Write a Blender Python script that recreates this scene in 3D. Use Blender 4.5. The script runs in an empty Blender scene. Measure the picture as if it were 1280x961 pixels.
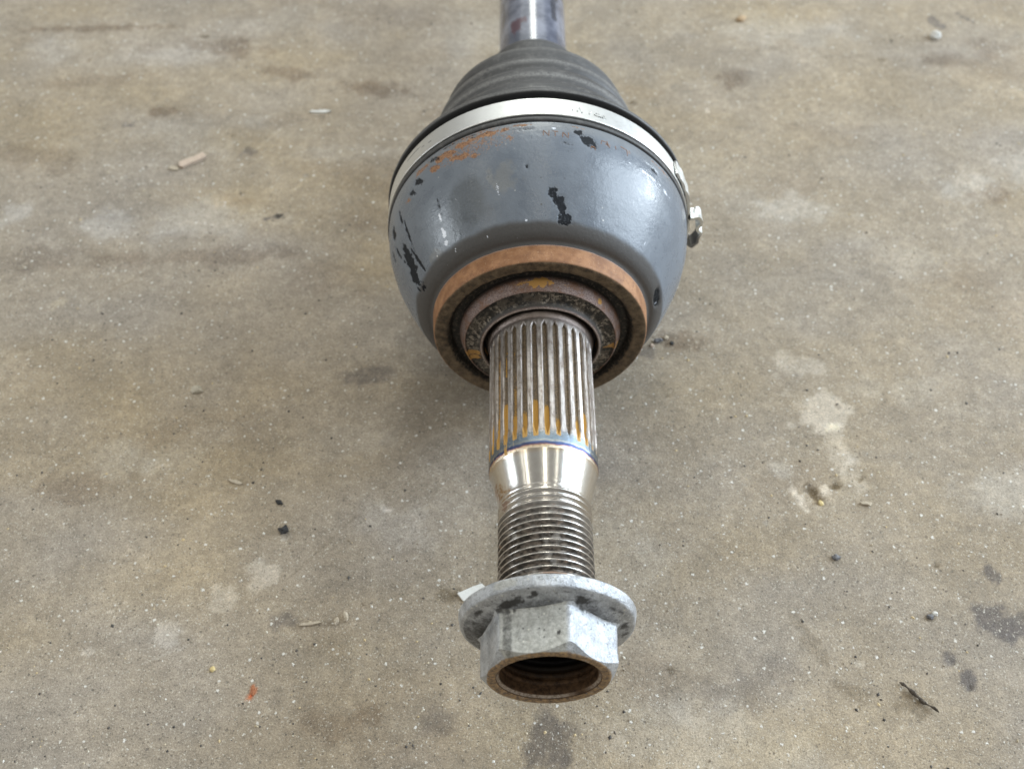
import bpy, math, random
import numpy as np
from mathutils import Matrix, Vector

random.seed(7)
scene = bpy.context.scene
COL = scene.collection
R = math.radians
MM = 0.001

# ------------------------------------------------------------------ camera
AXIS_H = 46.8                       # height of the axle's centre line above the floor, mm
d = np.array([-0.00417165, -0.7907154, 0.61216971])
xa = np.array([0.9999913, -0.00329862, 0.00255378])
za = np.array([0.0, -0.61217504, -0.79072228])
rot = np.stack([xa, d, za], 1)      # world -> camera (x right, y down, z forward)
right, up, back = rot.T @ [1, 0, 0], rot.T @ [0, -1, 0], rot.T @ [0, 0, -1]
cam_data = bpy.data.cameras.new("camera")
cam = bpy.data.objects.new("camera", cam_data)
COL.objects.link(cam)
m = Matrix(((right[0], up[0], back[0]), (right[1], up[1], back[1]), (right[2], up[2], back[2]))).to_4x4()
m.translation = Vector((-8.94089714, -104.37427455, 245.77334755 + AXIS_H)) * MM
cam.matrix_world = m
cam_data.sensor_width = 36.0
cam_data.lens = 1400.17 / 1280 * 36.0
cam_data.clip_start = 0.01
cam_data.clip_end = 60
cam_data.dof.use_dof = True
cam_data.dof.focus_distance = 0.285
cam_data.dof.aperture_fstop = 17.5
scene.camera = cam

# ------------------------------------------------------------------ light
world = bpy.data.worlds.new("World")
scene.world = world
world.use_nodes = True
bg = world.node_tree.nodes["Background"]
bg.inputs[0].default_value = (1.0, 0.985, 0.93, 1)
bg.inputs[1].default_value = 0.31


def area(name, loc, target, sx, sy, power, color):
    L = bpy.data.lights.new(name, 'AREA')
    L.shape = 'RECTANGLE'
    L.size, L.size_y = sx, sy
    L.energy = power
    L.color = color
    o = bpy.data.objects.new(name, L)
    COL.objects.link(o)
    o.location = loc
    o.rotation_euler = (Vector(target) - Vector(loc)).to_track_quat('-Z', 'Y').to_euler()
    return o


area("door_light", (2.9, 0.75, 1.45), (0, 0.2, 0.05), 1.9, 2.6, 150, (0.76, 0.88, 1.0))
area("door_gap_light", (2.8, 1.35, 0.62), (0, 0.2, 0.05), 0.75, 0.7, 34, (0.84, 0.93, 1.0))
area("window_light", (-2.6, 0.1, 0.75), (0, 0.1, 0.05), 0.7, 0.8, 14, (0.86, 0.94, 1.0))
area("back_light", (0.05, 3.4, 2.5), (0, 0.2, 0.05), 0.75, 1.5, 34, (0.97, 1.0, 0.93))
area("back_wall_light", (0.0, 3.7, 2.6), (0, 0.2, 0.05), 5.4, 1.5, 33, (0.95, 0.99, 0.98))
for k, (x, w, p) in enumerate([(-1.75, 0.12, 9), (-2.35, 0.05, 4), (0.05, 0.06, 8), (1.1, 0.05, 4)]):
    o = area("ceiling_tube", (x, 0.2, 2.3), (x, 0.2, 0), w, 3.0, p, (1.0, 0.97, 0.86))
    o.rotation_euler = (0, 0, 0)

scene.view_settings.view_transform = 'Standard'
scene.view_settings.look = 'None'
scene.view_settings.exposure = 0.0
scene.view_settings.gamma = 1.0
scene.cycles.max_bounces = 6
scene.cycles.sample_clamp_indirect = 6.0
scene.cycles.caustics_reflective = False


# ------------------------------------------------------------------ helpers
def smooth(x):
    x = np.clip(x, 0, 1)
    return x * x * (3 - 2 * x)


def _hash(i, j, k, seed):
    n = (i.astype(np.int64) * 374761393 + j.astype(np.int64) * 668265263 + k.astype(np.int64) * 2147483647 + seed * 974634777)
    n = (n ^ (n >> 13)) * 1274126177
    n = n & 0x7fffffffffff
    n = n ^ (n >> 16)
    return (n & 0xffff) / 65535.0


def noise3(x, y, z, seed=0):
    x, y, z = np.broadcast_arrays(np.asarray(x, float), np.asarray(y, float), np.asarray(z, float))
    i, j, k = np.floor(x), np.floor(y), np.floor(z)
    u, v, w = smooth(x - i), smooth(y - j), smooth(z - k)
    out = 0
    for a in (0, 1):
        for b in (0, 1):
            for c in (0, 1):
                wt = (u if a else 1 - u) * (v if b else 1 - v) * (w if c else 1 - w)
                out = out + wt * _hash(i + a, j + b, k + c, seed)
    return out


def noise2(x, y, seed=0):
    x, y = np.broadcast_arrays(np.asarray(x, float), np.asarray(y, float))
    i, j = np.floor(x), np.floor(y)
    u, v = smooth(x - i), smooth(y - j)
    z = np.zeros_like(i)
    h = lambda a, b: _hash(i + a, j + b, z, seed)
    return (h(0, 0) * (1 - u) + h(1, 0) * u) * (1 - v) + (h(0, 1) * (1 - u) + h(1, 1) * u) * v


def fbm2(x, y, octaves=4, seed=0):
    s, a, t = 0, 1.0, 0
    for o in range(octaves):
        s = s + a * noise2(x * 2 ** o + 17.3 * o, y * 2 ** o - 9.1 * o, seed + o)
        t += a
        a *= 0.55
    return s / t


def fbm3(x, y, z, octaves=3, seed=0):
    s, a, t = 0, 1.0, 0
    for o in range(octaves):
        s = s + a * noise3(x * 2 ** o + 17.3 * o, y * 2 ** o - 9.1 * o, z * 2 ** o + 3.7 * o, seed + o)
        t += a
        a *= 0.55
    return s / t


def make_mesh(name, verts, faces, attrs=None, angle=40):
    """verts in mm"""
    me = bpy.data.meshes.new(name)
    verts = np.asarray(verts, float) * MM
    if isinstance(faces, np.ndarray) and faces.ndim == 2:
        nv, (nf, k) = len(verts), faces.shape
        me.vertices.add(nv)
        me.vertices.foreach_set("co", verts.astype(np.float32).ravel())
        me.loops.add(nf * k)
        me.loops.foreach_set("vertex_index", faces.astype(np.int32).ravel())
        me.polygons.add(nf)
        me.polygons.foreach_set("loop_start", np.arange(0, nf * k, k, dtype=np.int32))
        me.polygons.foreach_set("loop_total", np.full(nf, k, dtype=np.int32))
        me.update(calc_edges=True)
        me.validate()
    else:
        me.from_pydata([tuple(v) for v in verts], [], [tuple(int(q) for q in f) for f in faces])
        me.update()
    me.polygons.foreach_set("use_smooth", np.ones(len(me.polygons), dtype=bool))
    if angle is not None:
        me.set_sharp_from_angle(angle=R(angle))
    for an, arr in (attrs or {}).items():
        at = me.attributes.new(an, 'FLOAT_COLOR', 'POINT')
        c = np.ones((len(verts), 4), np.float32)
        arr = np.asarray(arr)
        c[:, :arr.shape[1]] = arr
        at.data.foreach_set("color", c.ravel())
    return me


def add_obj(name, me, mat, parent=None, loc=(0, 0, 0)):
    o = bpy.data.objects.new(name, me)
    COL.objects.link(o)
    if mat:
        me.materials.append(mat)
    o.location = loc
    if parent:
        o.parent = parent
    return o


def tag(o, label, cat, group=None):
    o["label"] = label
    o["category"] = cat
    if group:
        o["group"] = group
    return o


def grid_faces(nr, ns, wrap=True):
    i = np.arange(nr - 1)[:, None]
    j = np.arange(ns if wrap else ns - 1)[None, :]
    jn = (j + 1) % ns
    f = np.stack([i * ns + j, i * ns + jn, (i + 1) * ns + jn, (i + 1) * ns + j], -1)
    return f.reshape(-1, 4)


def densify(prof, step):
    out = []
    for (a, b), (c, e) in zip(prof[:-1], prof[1:]):
        n = max(1, int(math.ceil(math.hypot(c - a, e - b) / step)))
        for k in range(n):
            out.append((a + (c - a) * k / n, b + (e - b) * k / n))
    out.append(prof[-1])
    return np.array(out)


def fillet(prof, radii):
    """round corner k of polyline prof by cutting radii[k] mm off each side (quadratic curve)"""
    out = []
    n = len(prof)
    for k, p in enumerate(prof):
        p = np.array(p, float)
        rr = radii.get(k, 0) if isinstance(radii, dict) else radii
        if k in (0, n - 1) or rr <= 0:
            out.append(tuple(p))
            continue
        a, c = np.array(prof[k - 1], float), np.array(prof[k + 1], float)
        la, lc = np.linalg.norm(a - p), np.linalg.norm(c - p)
        p0 = p + (a - p) / la * min(rr, la * .45)
        p1 = p + (c - p) / lc * min(rr, lc * .45)
        for s in np.linspace(0, 1, 5):
            out.append(tuple((1 - s) ** 2 * p0 + 2 * s * (1 - s) * p + s * s * p1))
    return out


def revolve(prof, ns):
    """prof [(t, r)] about the Y axis. Returns verts, faces, T, TH, Rr (flat arrays)"""
    P = np.asarray(prof, float)
    th = np.linspace(0, 2 * np.pi, ns, endpoint=False)
    T = np.repeat(P[:, 0], ns)
    Q = np.repeat(P[:, 1], ns)
    TH = np.tile(th, len(P))
    V = np.stack([Q * np.cos(TH), T, Q * np.sin(TH)], 1)
    return V, grid_faces(len(P), ns), T, TH, Q


def arc(TH, deg, r):
    """signed arc distance in mm from angle deg, on radius r"""
    x = TH - R(deg)
    x = (x + np.pi) % (2 * np.pi) - np.pi
    return x * r


def blob(T, TH, Rr, t, deg, lt, la, ang=0.0, seed=0, rough=0.7, freq=0.5):
    """soft ragged spot at (t, deg), half sizes lt along the axle and la round it"""
    a, b = arc(TH, deg, Rr), T - t
    c, s = math.cos(R(ang)), math.sin(R(ang))
    a, b = a * c + b * s, -a * s + b * c
    dd = np.sqrt((a / la) ** 2 + (b / lt) ** 2)
    n = fbm2(a * freq + 50 + seed, b * freq + 80, 3, seed)
    return smooth((1.0 - dd + rough * 2 * (n - 0.5)) * 2.2)


class N:
    """small node-tree builder"""
    def __init__(self, name):
        self.m = bpy.data.materials.new(name)
        self.m.use_nodes = True
        self.t = self.m.node_tree
        self.b = self.t.nodes["Principled BSDF"]
        self.tc = self.t.nodes.new("ShaderNodeTexCoord")

    def link(self, a, b):
        self.t.links.new(a, b)

    def put(self, sock, v):
        if hasattr(v, "is_output") or isinstance(v, bpy.types.NodeSocket):
            self.link(v, sock)
        elif isinstance(v, (tuple, list)) and len(v) == 3 and sock.type == 'RGBA':
            sock.default_value = (*v, 1)
        else:
            sock.default_value = v

    def co(self, scale=(1, 1, 1)):
        mp = self.t.nodes.new("ShaderNodeMapping")
        mp.inputs["Scale"].default_value = tuple(1000.0 * s for s in scale)
        self.link(self.tc.outputs["Object"], mp.inputs["Vector"])
        return mp.outputs[0]

    def noise(self, scale, detail=4, rough=0.55, co=None, dist=0.0):
        n = self.t.nodes.new("ShaderNodeTexNoise")
        n.inputs["Scale"].default_value = scale
        n.inputs["Detail"].default_value = detail
        n.inputs["Roughness"].default_value = rough
        n.inputs["Distortion"].default_value = dist
        self.link(co if co is not None else self.co(), n.inputs["Vector"])
        return n.outputs["Fac"]

    def voronoi(self, scale, co=None, rnd=1.0):
        n = self.t.nodes.new("ShaderNodeTexVoronoi")
        n.inputs["Scale"].default_value = scale
        n.inputs["Randomness"].default_value = rnd
        self.link(co if co is not None else self.co(), n.inputs["Vector"])
        return n.outputs["Distance"], n.outputs["Color"]

    def math(self, op, a, b=0.0, c=0.0):
        n = self.t.nodes.new("ShaderNodeMath")
        n.operation = op
        self.put(n.inputs[0], a)
        self.put(n.inputs[1], b)
        if len(n.inputs) > 2:
            self.put(n.inputs[2], c)
        return n.outputs[0]

    def rng(self, v, a, b, c=0.0, e=1.0):
        n = self.t.nodes.new("ShaderNodeMapRange")
        n.interpolation_type = 'SMOOTHSTEP'
        self.put(n.inputs["Value"], v)
        for k, q in zip(("From Min", "From Max", "To Min", "To Max"), (a, b, c, e)):
            n.inputs[k].default_value = q
        return n.outputs["Result"]

    def mix(self, f, a, b, mode='MIX'):
        n = self.t.nodes.new("ShaderNodeMix")
        n.data_type = 'RGBA'
        n.blend_type = mode
        self.put(n.inputs[0], f)
        self.put(n.inputs[6], a)
        self.put(n.inputs[7], b)
        return n.outputs[2]

    def ramp(self, v, stops):
        n = self.t.nodes.new("ShaderNodeValToRGB")
        e = n.color_ramp.elements
        while len(e) < len(stops):
            e.new(0.5)
        for q, (p, c) in zip(e, stops):
            q.position = p
            q.color = (*c, 1)
        self.put(n.inputs[0], v)
        return n.outputs[0]

    def attr(self, name):
        n = self.t.nodes.new("ShaderNodeAttribute")
        n.attribute_name = name
        return n.outputs["Color"]

    def sep(self, c):
        n = self.t.nodes.new("ShaderNodeSeparateColor")
        self.link(c, n.inputs[0])
        return n.outputs

    def xyz(self):
        n = self.t.nodes.new("ShaderNodeSeparateXYZ")
        self.link(self.co(), n.inputs[0])
        return n.outputs

    def bump(self, h, strength=0.3, dist=0.0003, prev=None):
        n = self.t.nodes.new("ShaderNodeBump")
        n.inputs["Strength"].default_value = strength
        n.inputs["Distance"].default_value = dist
        self.link(h, n.inputs["Height"])
        if prev is not None:
            self.link(prev, n.inputs["Normal"])
        return n.outputs[0]

    def out(self, color=None, rough=None, metal=None, normal=None, spec=None, coat=None):
        for k, v in (("Base Color", color), ("Roughness", rough), ("Metallic", metal), ("Normal", normal),
                     ("Specular IOR Level", spec), ("Coat Weight", coat)):
            if v is not None:
                self.put(self.b.inputs[k], v)
        return self.m


# ------------------------------------------------------------------ the concrete floor
def spaced(lo, hi, step, far):
    core = list(np.arange(lo, hi + 1e-6, step))
    s, x = step, core[-1]
    while x < far:
        s *= 1.35
        x += s
        core.append(x)
    s, x = step, core[0]
    while x > -far:
        s *= 1.35
        x -= s
        core.insert(0, x)
    return np.array(core)


def floor_height(x, y):
    h = 0.22 * (fbm2(x / 22, y / 22, 3, 5) - 0.5) + 0.16 * (fbm2(x / 3.2, y / 3.2, 3, 9) - 0.5)
    for (px, py, rx, ry, ang, dep) in PITS:
        c, s = math.cos(R(ang)), math.sin(R(ang))
        a, b = (x - px) * c + (y - py) * s, -(x - px) * s + (y - py) * c
        q = np.sqrt((a / rx) ** 2 + (b / ry) ** 2) + 0.5 * (fbm2(x / 1.6, y / 1.6, 2, 31) - 0.5)
        h = h - dep * smooth(1.25 - q)
    return np.where(np.hypot(x, y - 150) > 900, 0, h)


PITS = [(84.5, 79.0, 1.6, 4.6, 28, 1.1), (81.2, 74.8, 0.6, 2.3, 38, 0.9), (91.2, 82.0, 2.0, 1.2, 20, 0.9),
        (99.5, 84.5, 1.6, 1.0, 40, 0.7), (-74.5, 60.0, 1.0, .8, 0, .5), (110, 37.3, 1.4, 1.0, 10, .5),
        (-26, 25, 1.2, .8, 10, .4), (60, 52, 1.0, .8, 0, .4), (-118, 60, 1.3, 1.0, 0, .4), (42, 141, 6, 2.5, 10, .35)]

# x, y, half sizes, angle, kind, strength
STAINS = [
    (-157.6, 197.3, 13, 12, 10, 'pale', .55), (-121, 200, 27, 13, 6, 'pale', .5), (100.6, 204.7, 23, 10, 0, 'pale', .75),
    (168, 216, 15, 11, -10, 'pale', .7), (190, 226, 14, 14, -30, 'pale', .6), (92, 111.4, 10.5, 8.5, -6, 'white', .8), (96.2, 96.2, 5.5, 9, 15, 'white', .45),
    (98.2, 85.4, 4, 8, 10, 'white', .4), (-194, 204, 9, 9, 0, 'pale', .6), (-166.1, 159.1, 3.0, 3.6, 0, 'tanpale', .8),
    (-41.9, 67.7, 16, 13, 0, 'pale', .35), (24, 56.6, 14, 18, 0, 'pale', .3), (-130.9, 91.1, 14, 11, 0, 'pale', .4),
    (-112, 96, 18, 9, 20, 'pale', .35), (-60, 100, 20, 10, 0, 'pale', .25), (86, 130, 10, 7, 0, 'white', .4), (120, 120, 16, 8, 0, 'pale', .35),
    (-80, 52, 6, 6, 0, 'white', .45), (-92, 45, 4, 5, 0, 'white', .4), (-105, 33, 5, 4, 0, 'white', .35), (76, 88, 5, 4, 0, 'pale', .5),
    (-149, 263, 9.5, 4.6, 3, 'brown', .75), (84.9, 284.4, 9, 8.5, 20, 'brown', .7), (-63.8, 277, 22, 6, -14, 'brown', .75),
    (-128, 306, 24, 8, -12, 'brown', .6), (-190, 320, 42, 3.2, 2, 'brown', .65), (176, 212, 13, 8, 0, 'brown', .6),
    (-100, 287, 16, 5, -20, 'brown', .6), (-185, 283, 30, 5, 6, 'brown', .3), (-38, 262, 8, 9, 0, 'brown', .4),
    (116.3, 20.2, 3.0, 4.2, 10, 'oil', .95), (113.3, 26.0, 2.6, 2.6, 10, 'oil', .6), (131.2, 36.2, 10, 5.6, -14, 'oil', .75), (132, 51.9, 2.6, 3.4, 20, 'oil', .7),
    (2.1, 0.0, 7.0, 12, 0, 'oil', .62), (-55.8, 125.9, 9, 4.6, 0, 'oil', .5), (-73.8, 37.8, 4.6, 3.2, 0, 'oil', .5),
    (-27.8, 8.4, 6.4, 4.9, 20, 'oil', .4), (-48, 11, 6, 4, 0, 'brown', .5), (-111.4, 238.2, 3.8, 3.3, 0, 'oil', .6), (-161.9, 254.4, 3.2, 2.0, 0, 'oil', .6),
    (-95, 202.1, 2.2, 1.5, 0, 'black', .9), (-99, 200.6, 2.2, 1.0, 20, 'oil', .7), (178.4, 296, 16, 7, -10, 'brown', .55), (179.4, 323, 5, 5, -40, 'oil', .65), (193, 326, 1.6, 6, 40, 'oil', .6),
    (49.3, 141, 12, 5, 0, 'brown', .7), (38, 136, 4, 3.4, 0, 'oil', .5), (199, 304, 16, 7, 0, 'brown', .45), (-38.4, 150, 5.5, 11, 0, 'brown', .4),
    (-119, 181, 46, 6, 3, 'brown', .5), (-143.8, 82.3, 15, 7.4, 0, 'brown', .45), (-55.6, 7.4, 12.8, 6.7, 0, 'brown', .45),
    (-180, 180, 30, 8, 5, 'brown', .35), (-75, 170, 18, 12, 0, 'brown', .3), (84.5, 79, 2.0, 4.8, 28, 'soil', .9), (91.4, 82, 2.4, 1.4, 10, 'soil', .8),
    (99.5, 84.5, 1.6, 1.2, 40, 'soil', .6), (80.2, 77.0, 1.6, 4.2, 30, 'white', 1.0), (78.5, 81, 1.2, 2.5, 20, 'white', .8), (88.2, 80.5, 2.2, 2.4, 0, 'white', .75),
    (-26, 45, 4.4, 3.2, 0, 'soil', .55), (-79, 16.5, 1.0, 2.3, 0, 'orange', .95), (-79.8, 15, 1.6, 1.0, 0, 'orange', .5), (76, 30, 3, 10, 30, 'soil', .3), (100, 12, 5, 5, -45, 'soil', .35),
    (84, 16, 6, 3, -20, 'soil', .35), (30, 20, 16, 8, 0, 'brown', .25), (57, 17, 18, 9, 20, 'oil', .25), (140, 80, 16, 10, 0, 'pale', .3), (60, 230, 30, 14, 0, 'pale', .25),
    (118, 246, 26, 10, 0, 'brown', .22), (150, 170, 30, 10, 5, 'brown', .25), (-60, 200, 16, 10, 0, 'brown', .3), (-86, 262, 4, 1.2, 2, 'white', .5), (150, 296, 2.0, 1.2, 0, 'soil', .6),
    (-70, 238, 22, 6, 0, 'pale', .3), (-150, 300, 40, 8, 4, 'pale', .22), (110, 318, 50, 14, 0, 'pale', .35), (-60, 330, 40, 10, 0, 'brown', .2),
]
KIND = {'pale': (1.28, 1.36, 1.50), 'white': (1.62, 1.70, 1.85), 'tanpale': (1.30, 1.28, 1.2), 'brown': (.62, .57, .53), 'tanbrown': (.84, .76, .66), 'oil': (.44, .45, .52),
        'black': (.12, .12, .13), 'soil': (.48, .44, .36), 'orange': (1.35, .55, .25)}


_rs = np.random.RandomState(12)
for _k in range(70):                                   # small pits and scabs all over the slab
    _x, _y, _r = _rs.uniform(-210, 210), -15 + 350 * _rs.rand() ** 1.2, .5 + 1.1 * _rs.rand() ** 2
    _a = _rs.uniform(0, 180)
    if abs(_x) > 24 or _y > 420:
        PITS.append((_x, _y, _r * 1.3, _r * .8, _a, .25 + .45 * _rs.rand()))
        STAINS.append((_x, _y, _r * 1.4, _r * .9, _a, ('soil', 'white', 'soil', 'pale')[_k % 4], .35 + .4 * _rs.rand()))
for _k in range(46):                                   # broad worn patches, tan and pale
    _x, _y = _rs.uniform(-230, 230), -20 + 370 * _rs.rand()
    _r = 5 + 14 * _rs.rand()
    STAINS.append((_x, _y, _r * 1.6, _r * .8, _rs.uniform(-25, 25), ('pale', 'brown', 'tanbrown', 'pale', 'tanbrown')[_k % 5], .10 + .22 * _rs.rand()))
for _k in range(26):                                   # thin trowel marks and scratches
    _x, _y = _rs.uniform(-220, 220), -10 + 350 * _rs.rand()
    STAINS.append((_x, _y, 4 + 12 * _rs.rand(), .30 + .25 * _rs.rand(), _rs.uniform(-60, 60), ('white', 'soil')[_k % 2], .10 + .18 * _rs.rand()))


def build_floor():
    xs = spaced(-262, 262, 0.9, 7000)
    ys = spaced(-34, 372, 0.9, 7000)
    X, Y = np.meshgrid(xs, ys)
    x, y = X.ravel(), Y.ravel()
    h = floor_height(x, y)
    V = np.stack([x, y, h], 1)
    wx = x + 14 * (fbm2(x / 40, y / 40, 3, 71) - .5)
    wy = y + 14 * (fbm2(x / 40 + 9, y / 40, 3, 72) - .5)
    big = fbm2(wx / 55, wy / 50, 4, 21) - .5
    mid = fbm2(wx / 12, wy / 11, 5, 41) - .5
    streak = fbm2((wx + .3 * wy) / 46, wy / 5.0, 3, 61) - .5
    tone = 1 + .42 * big + .26 * mid + .10 * streak
    warm = (fbm2(wx / 50, wy / 30, 3, 91) - .5)
    c = np.stack([tone * (1 + .12 * warm), tone, tone * (1 - .30 * warm)], 1)
    # the middle of the sheet is a little greyer than the left and far right
    for n, (sx, sy, rx, ry, ang, kind, k) in enumerate(STAINS):
        sel = (abs(x - sx) < 2.2 * (rx + ry)) & (abs(y - sy) < 2.2 * (rx + ry))
        a0, b0 = x[sel] - sx, y[sel] - sy
        co, si = math.cos(R(ang)), math.sin(R(ang))
        a, b = a0 * co + b0 * si, -a0 * si + b0 * co
        pw = 5 if kind == 'white' and rx > 9 and k > .7 else 2
        dd = (np.abs(a / rx) ** pw + np.abs(b / ry) ** pw) ** (1 / pw)
        sc = max(1.2, min(rx, ry) * .8)
        nz = fbm2(a0 / sc + n * 7.1, b0 / sc, 4, 100 + n) - .5
        soft = {'brown': 1.5, 'pale': 1.5, 'tanbrown': 1.3, 'oil': 2.0}.get(kind, 3.0)
        mk = smooth((1.0 - dd + 1.5 * nz) * soft) * k
        fine = .72 + .56 * noise2(x[sel] / .9, y[sel] / .9, 300 + n)
        mk = np.clip(mk * fine * 1.35, 0, .97)[:, None]
        c[sel] = c[sel] * (1 - mk + mk * np.array(KIND[kind]))
    c = np.clip(c, .05, 2.2)
    me = make_mesh("concrete_floor", V, grid_faces(len(ys), len(xs), False), {"tint": c * 0.45}, None)
    n = N("concrete")
    co = n.co()
    tint = n.attr("tint")
    base = n.mix(1.0, tint, (0.790, 0.662, 0.502), 'MULTIPLY')
    f0 = n.noise(0.085, 6, .66, co, .6)
    f1 = n.noise(0.34, 6, .68, co)
    f2 = n.noise(1.7, 4, .68, co)
    v0 = n.rng(f0, .38, .66, .93, 1.08)
    v1 = n.math('MULTIPLY_ADD', n.math('SUBTRACT', f1, .5), 1.05, 1.0)
    f3 = n.noise(4.5, 3, .7, co)
    v2 = n.math('MULTIPLY_ADD', n.math('ADD', n.math('SUBTRACT', f2, .5), n.math('MULTIPLY', n.math('SUBTRACT', f3, .5), .9)), 1.35, 1.0)
    vv = n.math('MULTIPLY', v0, n.math('MULTIPLY', v1, v2))
    cc = n.t.nodes.new("ShaderNodeCombineColor")
    for k in range(3):
        n.link(vv, cc.inputs[k])
    base = n.mix(1.0, base, cc.outputs[0], 'MULTIPLY')
    # ragged grains: the cell pattern is read through a jittered coordinate
    nt = n.t.nodes.new("ShaderNodeTexNoise")
    nt.inputs["Scale"].default_value = 1.6
    nt.inputs["Detail"].default_value = 3
    n.link(co, nt.inputs["Vector"])
    jv = n.t.nodes.new("ShaderNodeVectorMath")
    jv.operation = 'MULTIPLY_ADD'
    n.link(nt.outputs["Color"], jv.inputs[0])
    jv.inputs[1].default_value = (1.3, 1.3, 1.3)
    n.link(co, jv.inputs[2])
    co = jv.outputs[0]

    def specks(scale, share, size, shift):
        mp = n.t.nodes.new("ShaderNodeVectorMath")
        mp.operation = 'ADD'
        n.link(co, mp.inputs[0])
        mp.inputs[1].default_value = (shift, shift * .7, 0)
        dist, col = n.voronoi(scale, mp.outputs[0])
        r = n.sep(col)
        on = n.rng(r[0], 1 - share, 1 - share + .02)
        rad = n.math('MULTIPLY_ADD', r[1], size * .7, size * .4)
        e = n.math('SUBTRACT', rad, dist)
        return n.math('MULTIPLY', on, n.rng(e, -.04, .10)), r
    w1, r1 = specks(0.66, .19, .29, 13.7)
    k1, _ = specks(0.60, .20, .24, 57.1)
    w2, r2 = specks(1.45, .32, .36, 91.3)
    k2, _ = specks(1.35, .34, .36, 33.9)
    w3, _ = specks(2.6, .30, .40, 23.9)
    k3, _ = specks(2.4, .30, .40, 43.9)
    p1, r3 = specks(0.20, .16, .26, 71.0)
    wc = n.ramp(r1[2], [(0, (.60, .55, .46)), (.5, (.80, .78, .73)), (.85, (.74, .70, .62)), (1, (.76, .66, .44))])
    base = n.mix(n.math('MULTIPLY', p1, .45), base, n.ramp(r3[2], [(0, (.22, .19, .15)), (.5, (.5, .45, .37)), (1, (.33, .31, .28))]))
    base = n.mix(n.math('MULTIPLY', k3, .5), base, (.13, .115, .095))
    base = n.mix(n.math('MULTIPLY', w3, .5), base, (.66, .62, .54))
    base = n.mix(n.math('MULTIPLY', k2, .6), base, (.09, .08, .065))
    base = n.mix(n.math('MULTIPLY', k1, .55), base, (.095, .085, .073))
    base = n.mix(n.math('MULTIPLY', w2, .6), base, (.70, .66, .57))
    base = n.mix(n.math('MULTIPLY', w1, n.rng(r1[1], 0, 1, .35, .95)), base, wc)
    hgt = n.math('ADD', n.math('MULTIPLY', f2, .9), n.math('MULTIPLY', n.math('SUBTRACT', w1, k1), .45))
    nb = n.bump(n.math('ADD', hgt, n.math('MULTIPLY', f1, 1.2)), .8, .0003)
    rough = n.rng(f1, .3, .7, .62, .86)
    n.out(base, rough, 0.0, nb, .35)
    o = add_obj("concrete_floor", me, n.m)
    o["kind"] = "structure"
    return o


build_floor()


# ------------------------------------------------------------------ materials of the axle and nut
def mat_paint():
    n = N("slate_paint")
    mk = n.sep(n.attr("mask"))          # r rust, g bare black, b bright scratch
    a = n.attr("mask2")
    m2 = n.sep(a)                       # r dust, g brown grime, b painted dark reflection
    f = n.noise(.16, 5, .6)
    g = n.noise(1.6, 4, .6)
    base = n.mix(f, (.118, .138, .168), (.200, .228, .268))
    base = n.mix(n.rng(g, .58, .76, 0, .5), base, (.085, .092, .105))
    base = n.mix(n.math('MULTIPLY', m2[0], .75), base, (.27, .26, .235))
    base = n.mix(n.math('MULTIPLY', m2[1], .92), base, n.mix(g, (.050, .045, .041), (.088, .080, .073)))
    rn = n.noise(1.5, 6, .75)
    rm = n.rng(n.math('ADD', mk[0], n.math('MULTIPLY', n.math('SUBTRACT', rn, .5), 2.1)), .32, .66)
    rm = n.math('MULTIPLY', rm, n.rng(mk[0], .04, .2))
    base = n.mix(n.math('MULTIPLY', rm, .88), base, n.mix(n.rng(n.noise(2.2, 4, .7), .35, .65), (.15, .072, .040), (.46, .245, .12)))
    g5 = n.noise(1.7, 6, .78, n.co((1, .55, 1)))
    bm = n.rng(n.math('ADD', mk[1], n.math('MULTIPLY', n.math('SUBTRACT', g5, .5), 2.6)), .34, .86)
    bm = n.math('MULTIPLY', bm, n.rng(mk[1], .04, .2))
    base = n.mix(n.math('MULTIPLY', bm, .93), base, n.mix(n.rng(g, .5, .75), (.007, .008, .010), (.028, .029, .033)))
    sn = n.noise(2.6, 3, .6)
    sm = n.rng(n.math('ADD', mk[2], n.math('MULTIPLY', n.math('SUBTRACT', sn, .5), 1.8)), .52, .66)
    sm = n.math('MULTIPLY', sm, n.rng(mk[2], .04, .2))
    base = n.mix(sm, base, (.72, .76, .84))
    scn = n.noise(1.3, 3, .6, n.co((1.0, .12, 1.0)))
    base = n.mix(n.rng(scn, .70, .76, 0, .30), base, (.36, .38, .42))
    base = n.mix(n.rng(scn, .30, .25, 0, .45), base, (.05, .053, .06))
    base = n.mix(n.math('MULTIPLY', m2[2], n.rng(g, .2, .7, .45, .8)), base, (.062, .070, .074))
    d, c = n.voronoi(.42)
    cs = n.sep(c)
    dot = n.math('MULTIPLY', n.rng(cs[0], .90, .92), n.rng(d, .14, .09))
    base = n.mix(n.math('MULTIPLY', dot, .75), base, n.ramp(cs[1], [(0, (.03, .03, .03)), (.55, (.05, .05, .05)), (.6, (.6, .6, .58)), (1, (.7, .7, .66))]))
    rough = n.math('ADD', n.rng(f, .3, .7, .22, .36), n.math('MULTIPLY', n.math('ADD', m2[1], n.math('ADD', rm, bm)), .3))
    nb = n.bump(g, .20, .0002)
    nb = n.bump(n.noise(.55, 4, .6), .16, .0006, nb)
    nb = n.bump(n.math('SUBTRACT', 1.0, n.math('MAXIMUM', bm, rm)), .35, .00012, nb)
    return n.out(base, rough, 0.0, nb, n.math('SUBTRACT', .55, n.math('MULTIPLY', n.math('MAXIMUM', bm, rm), .42)))


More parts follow.
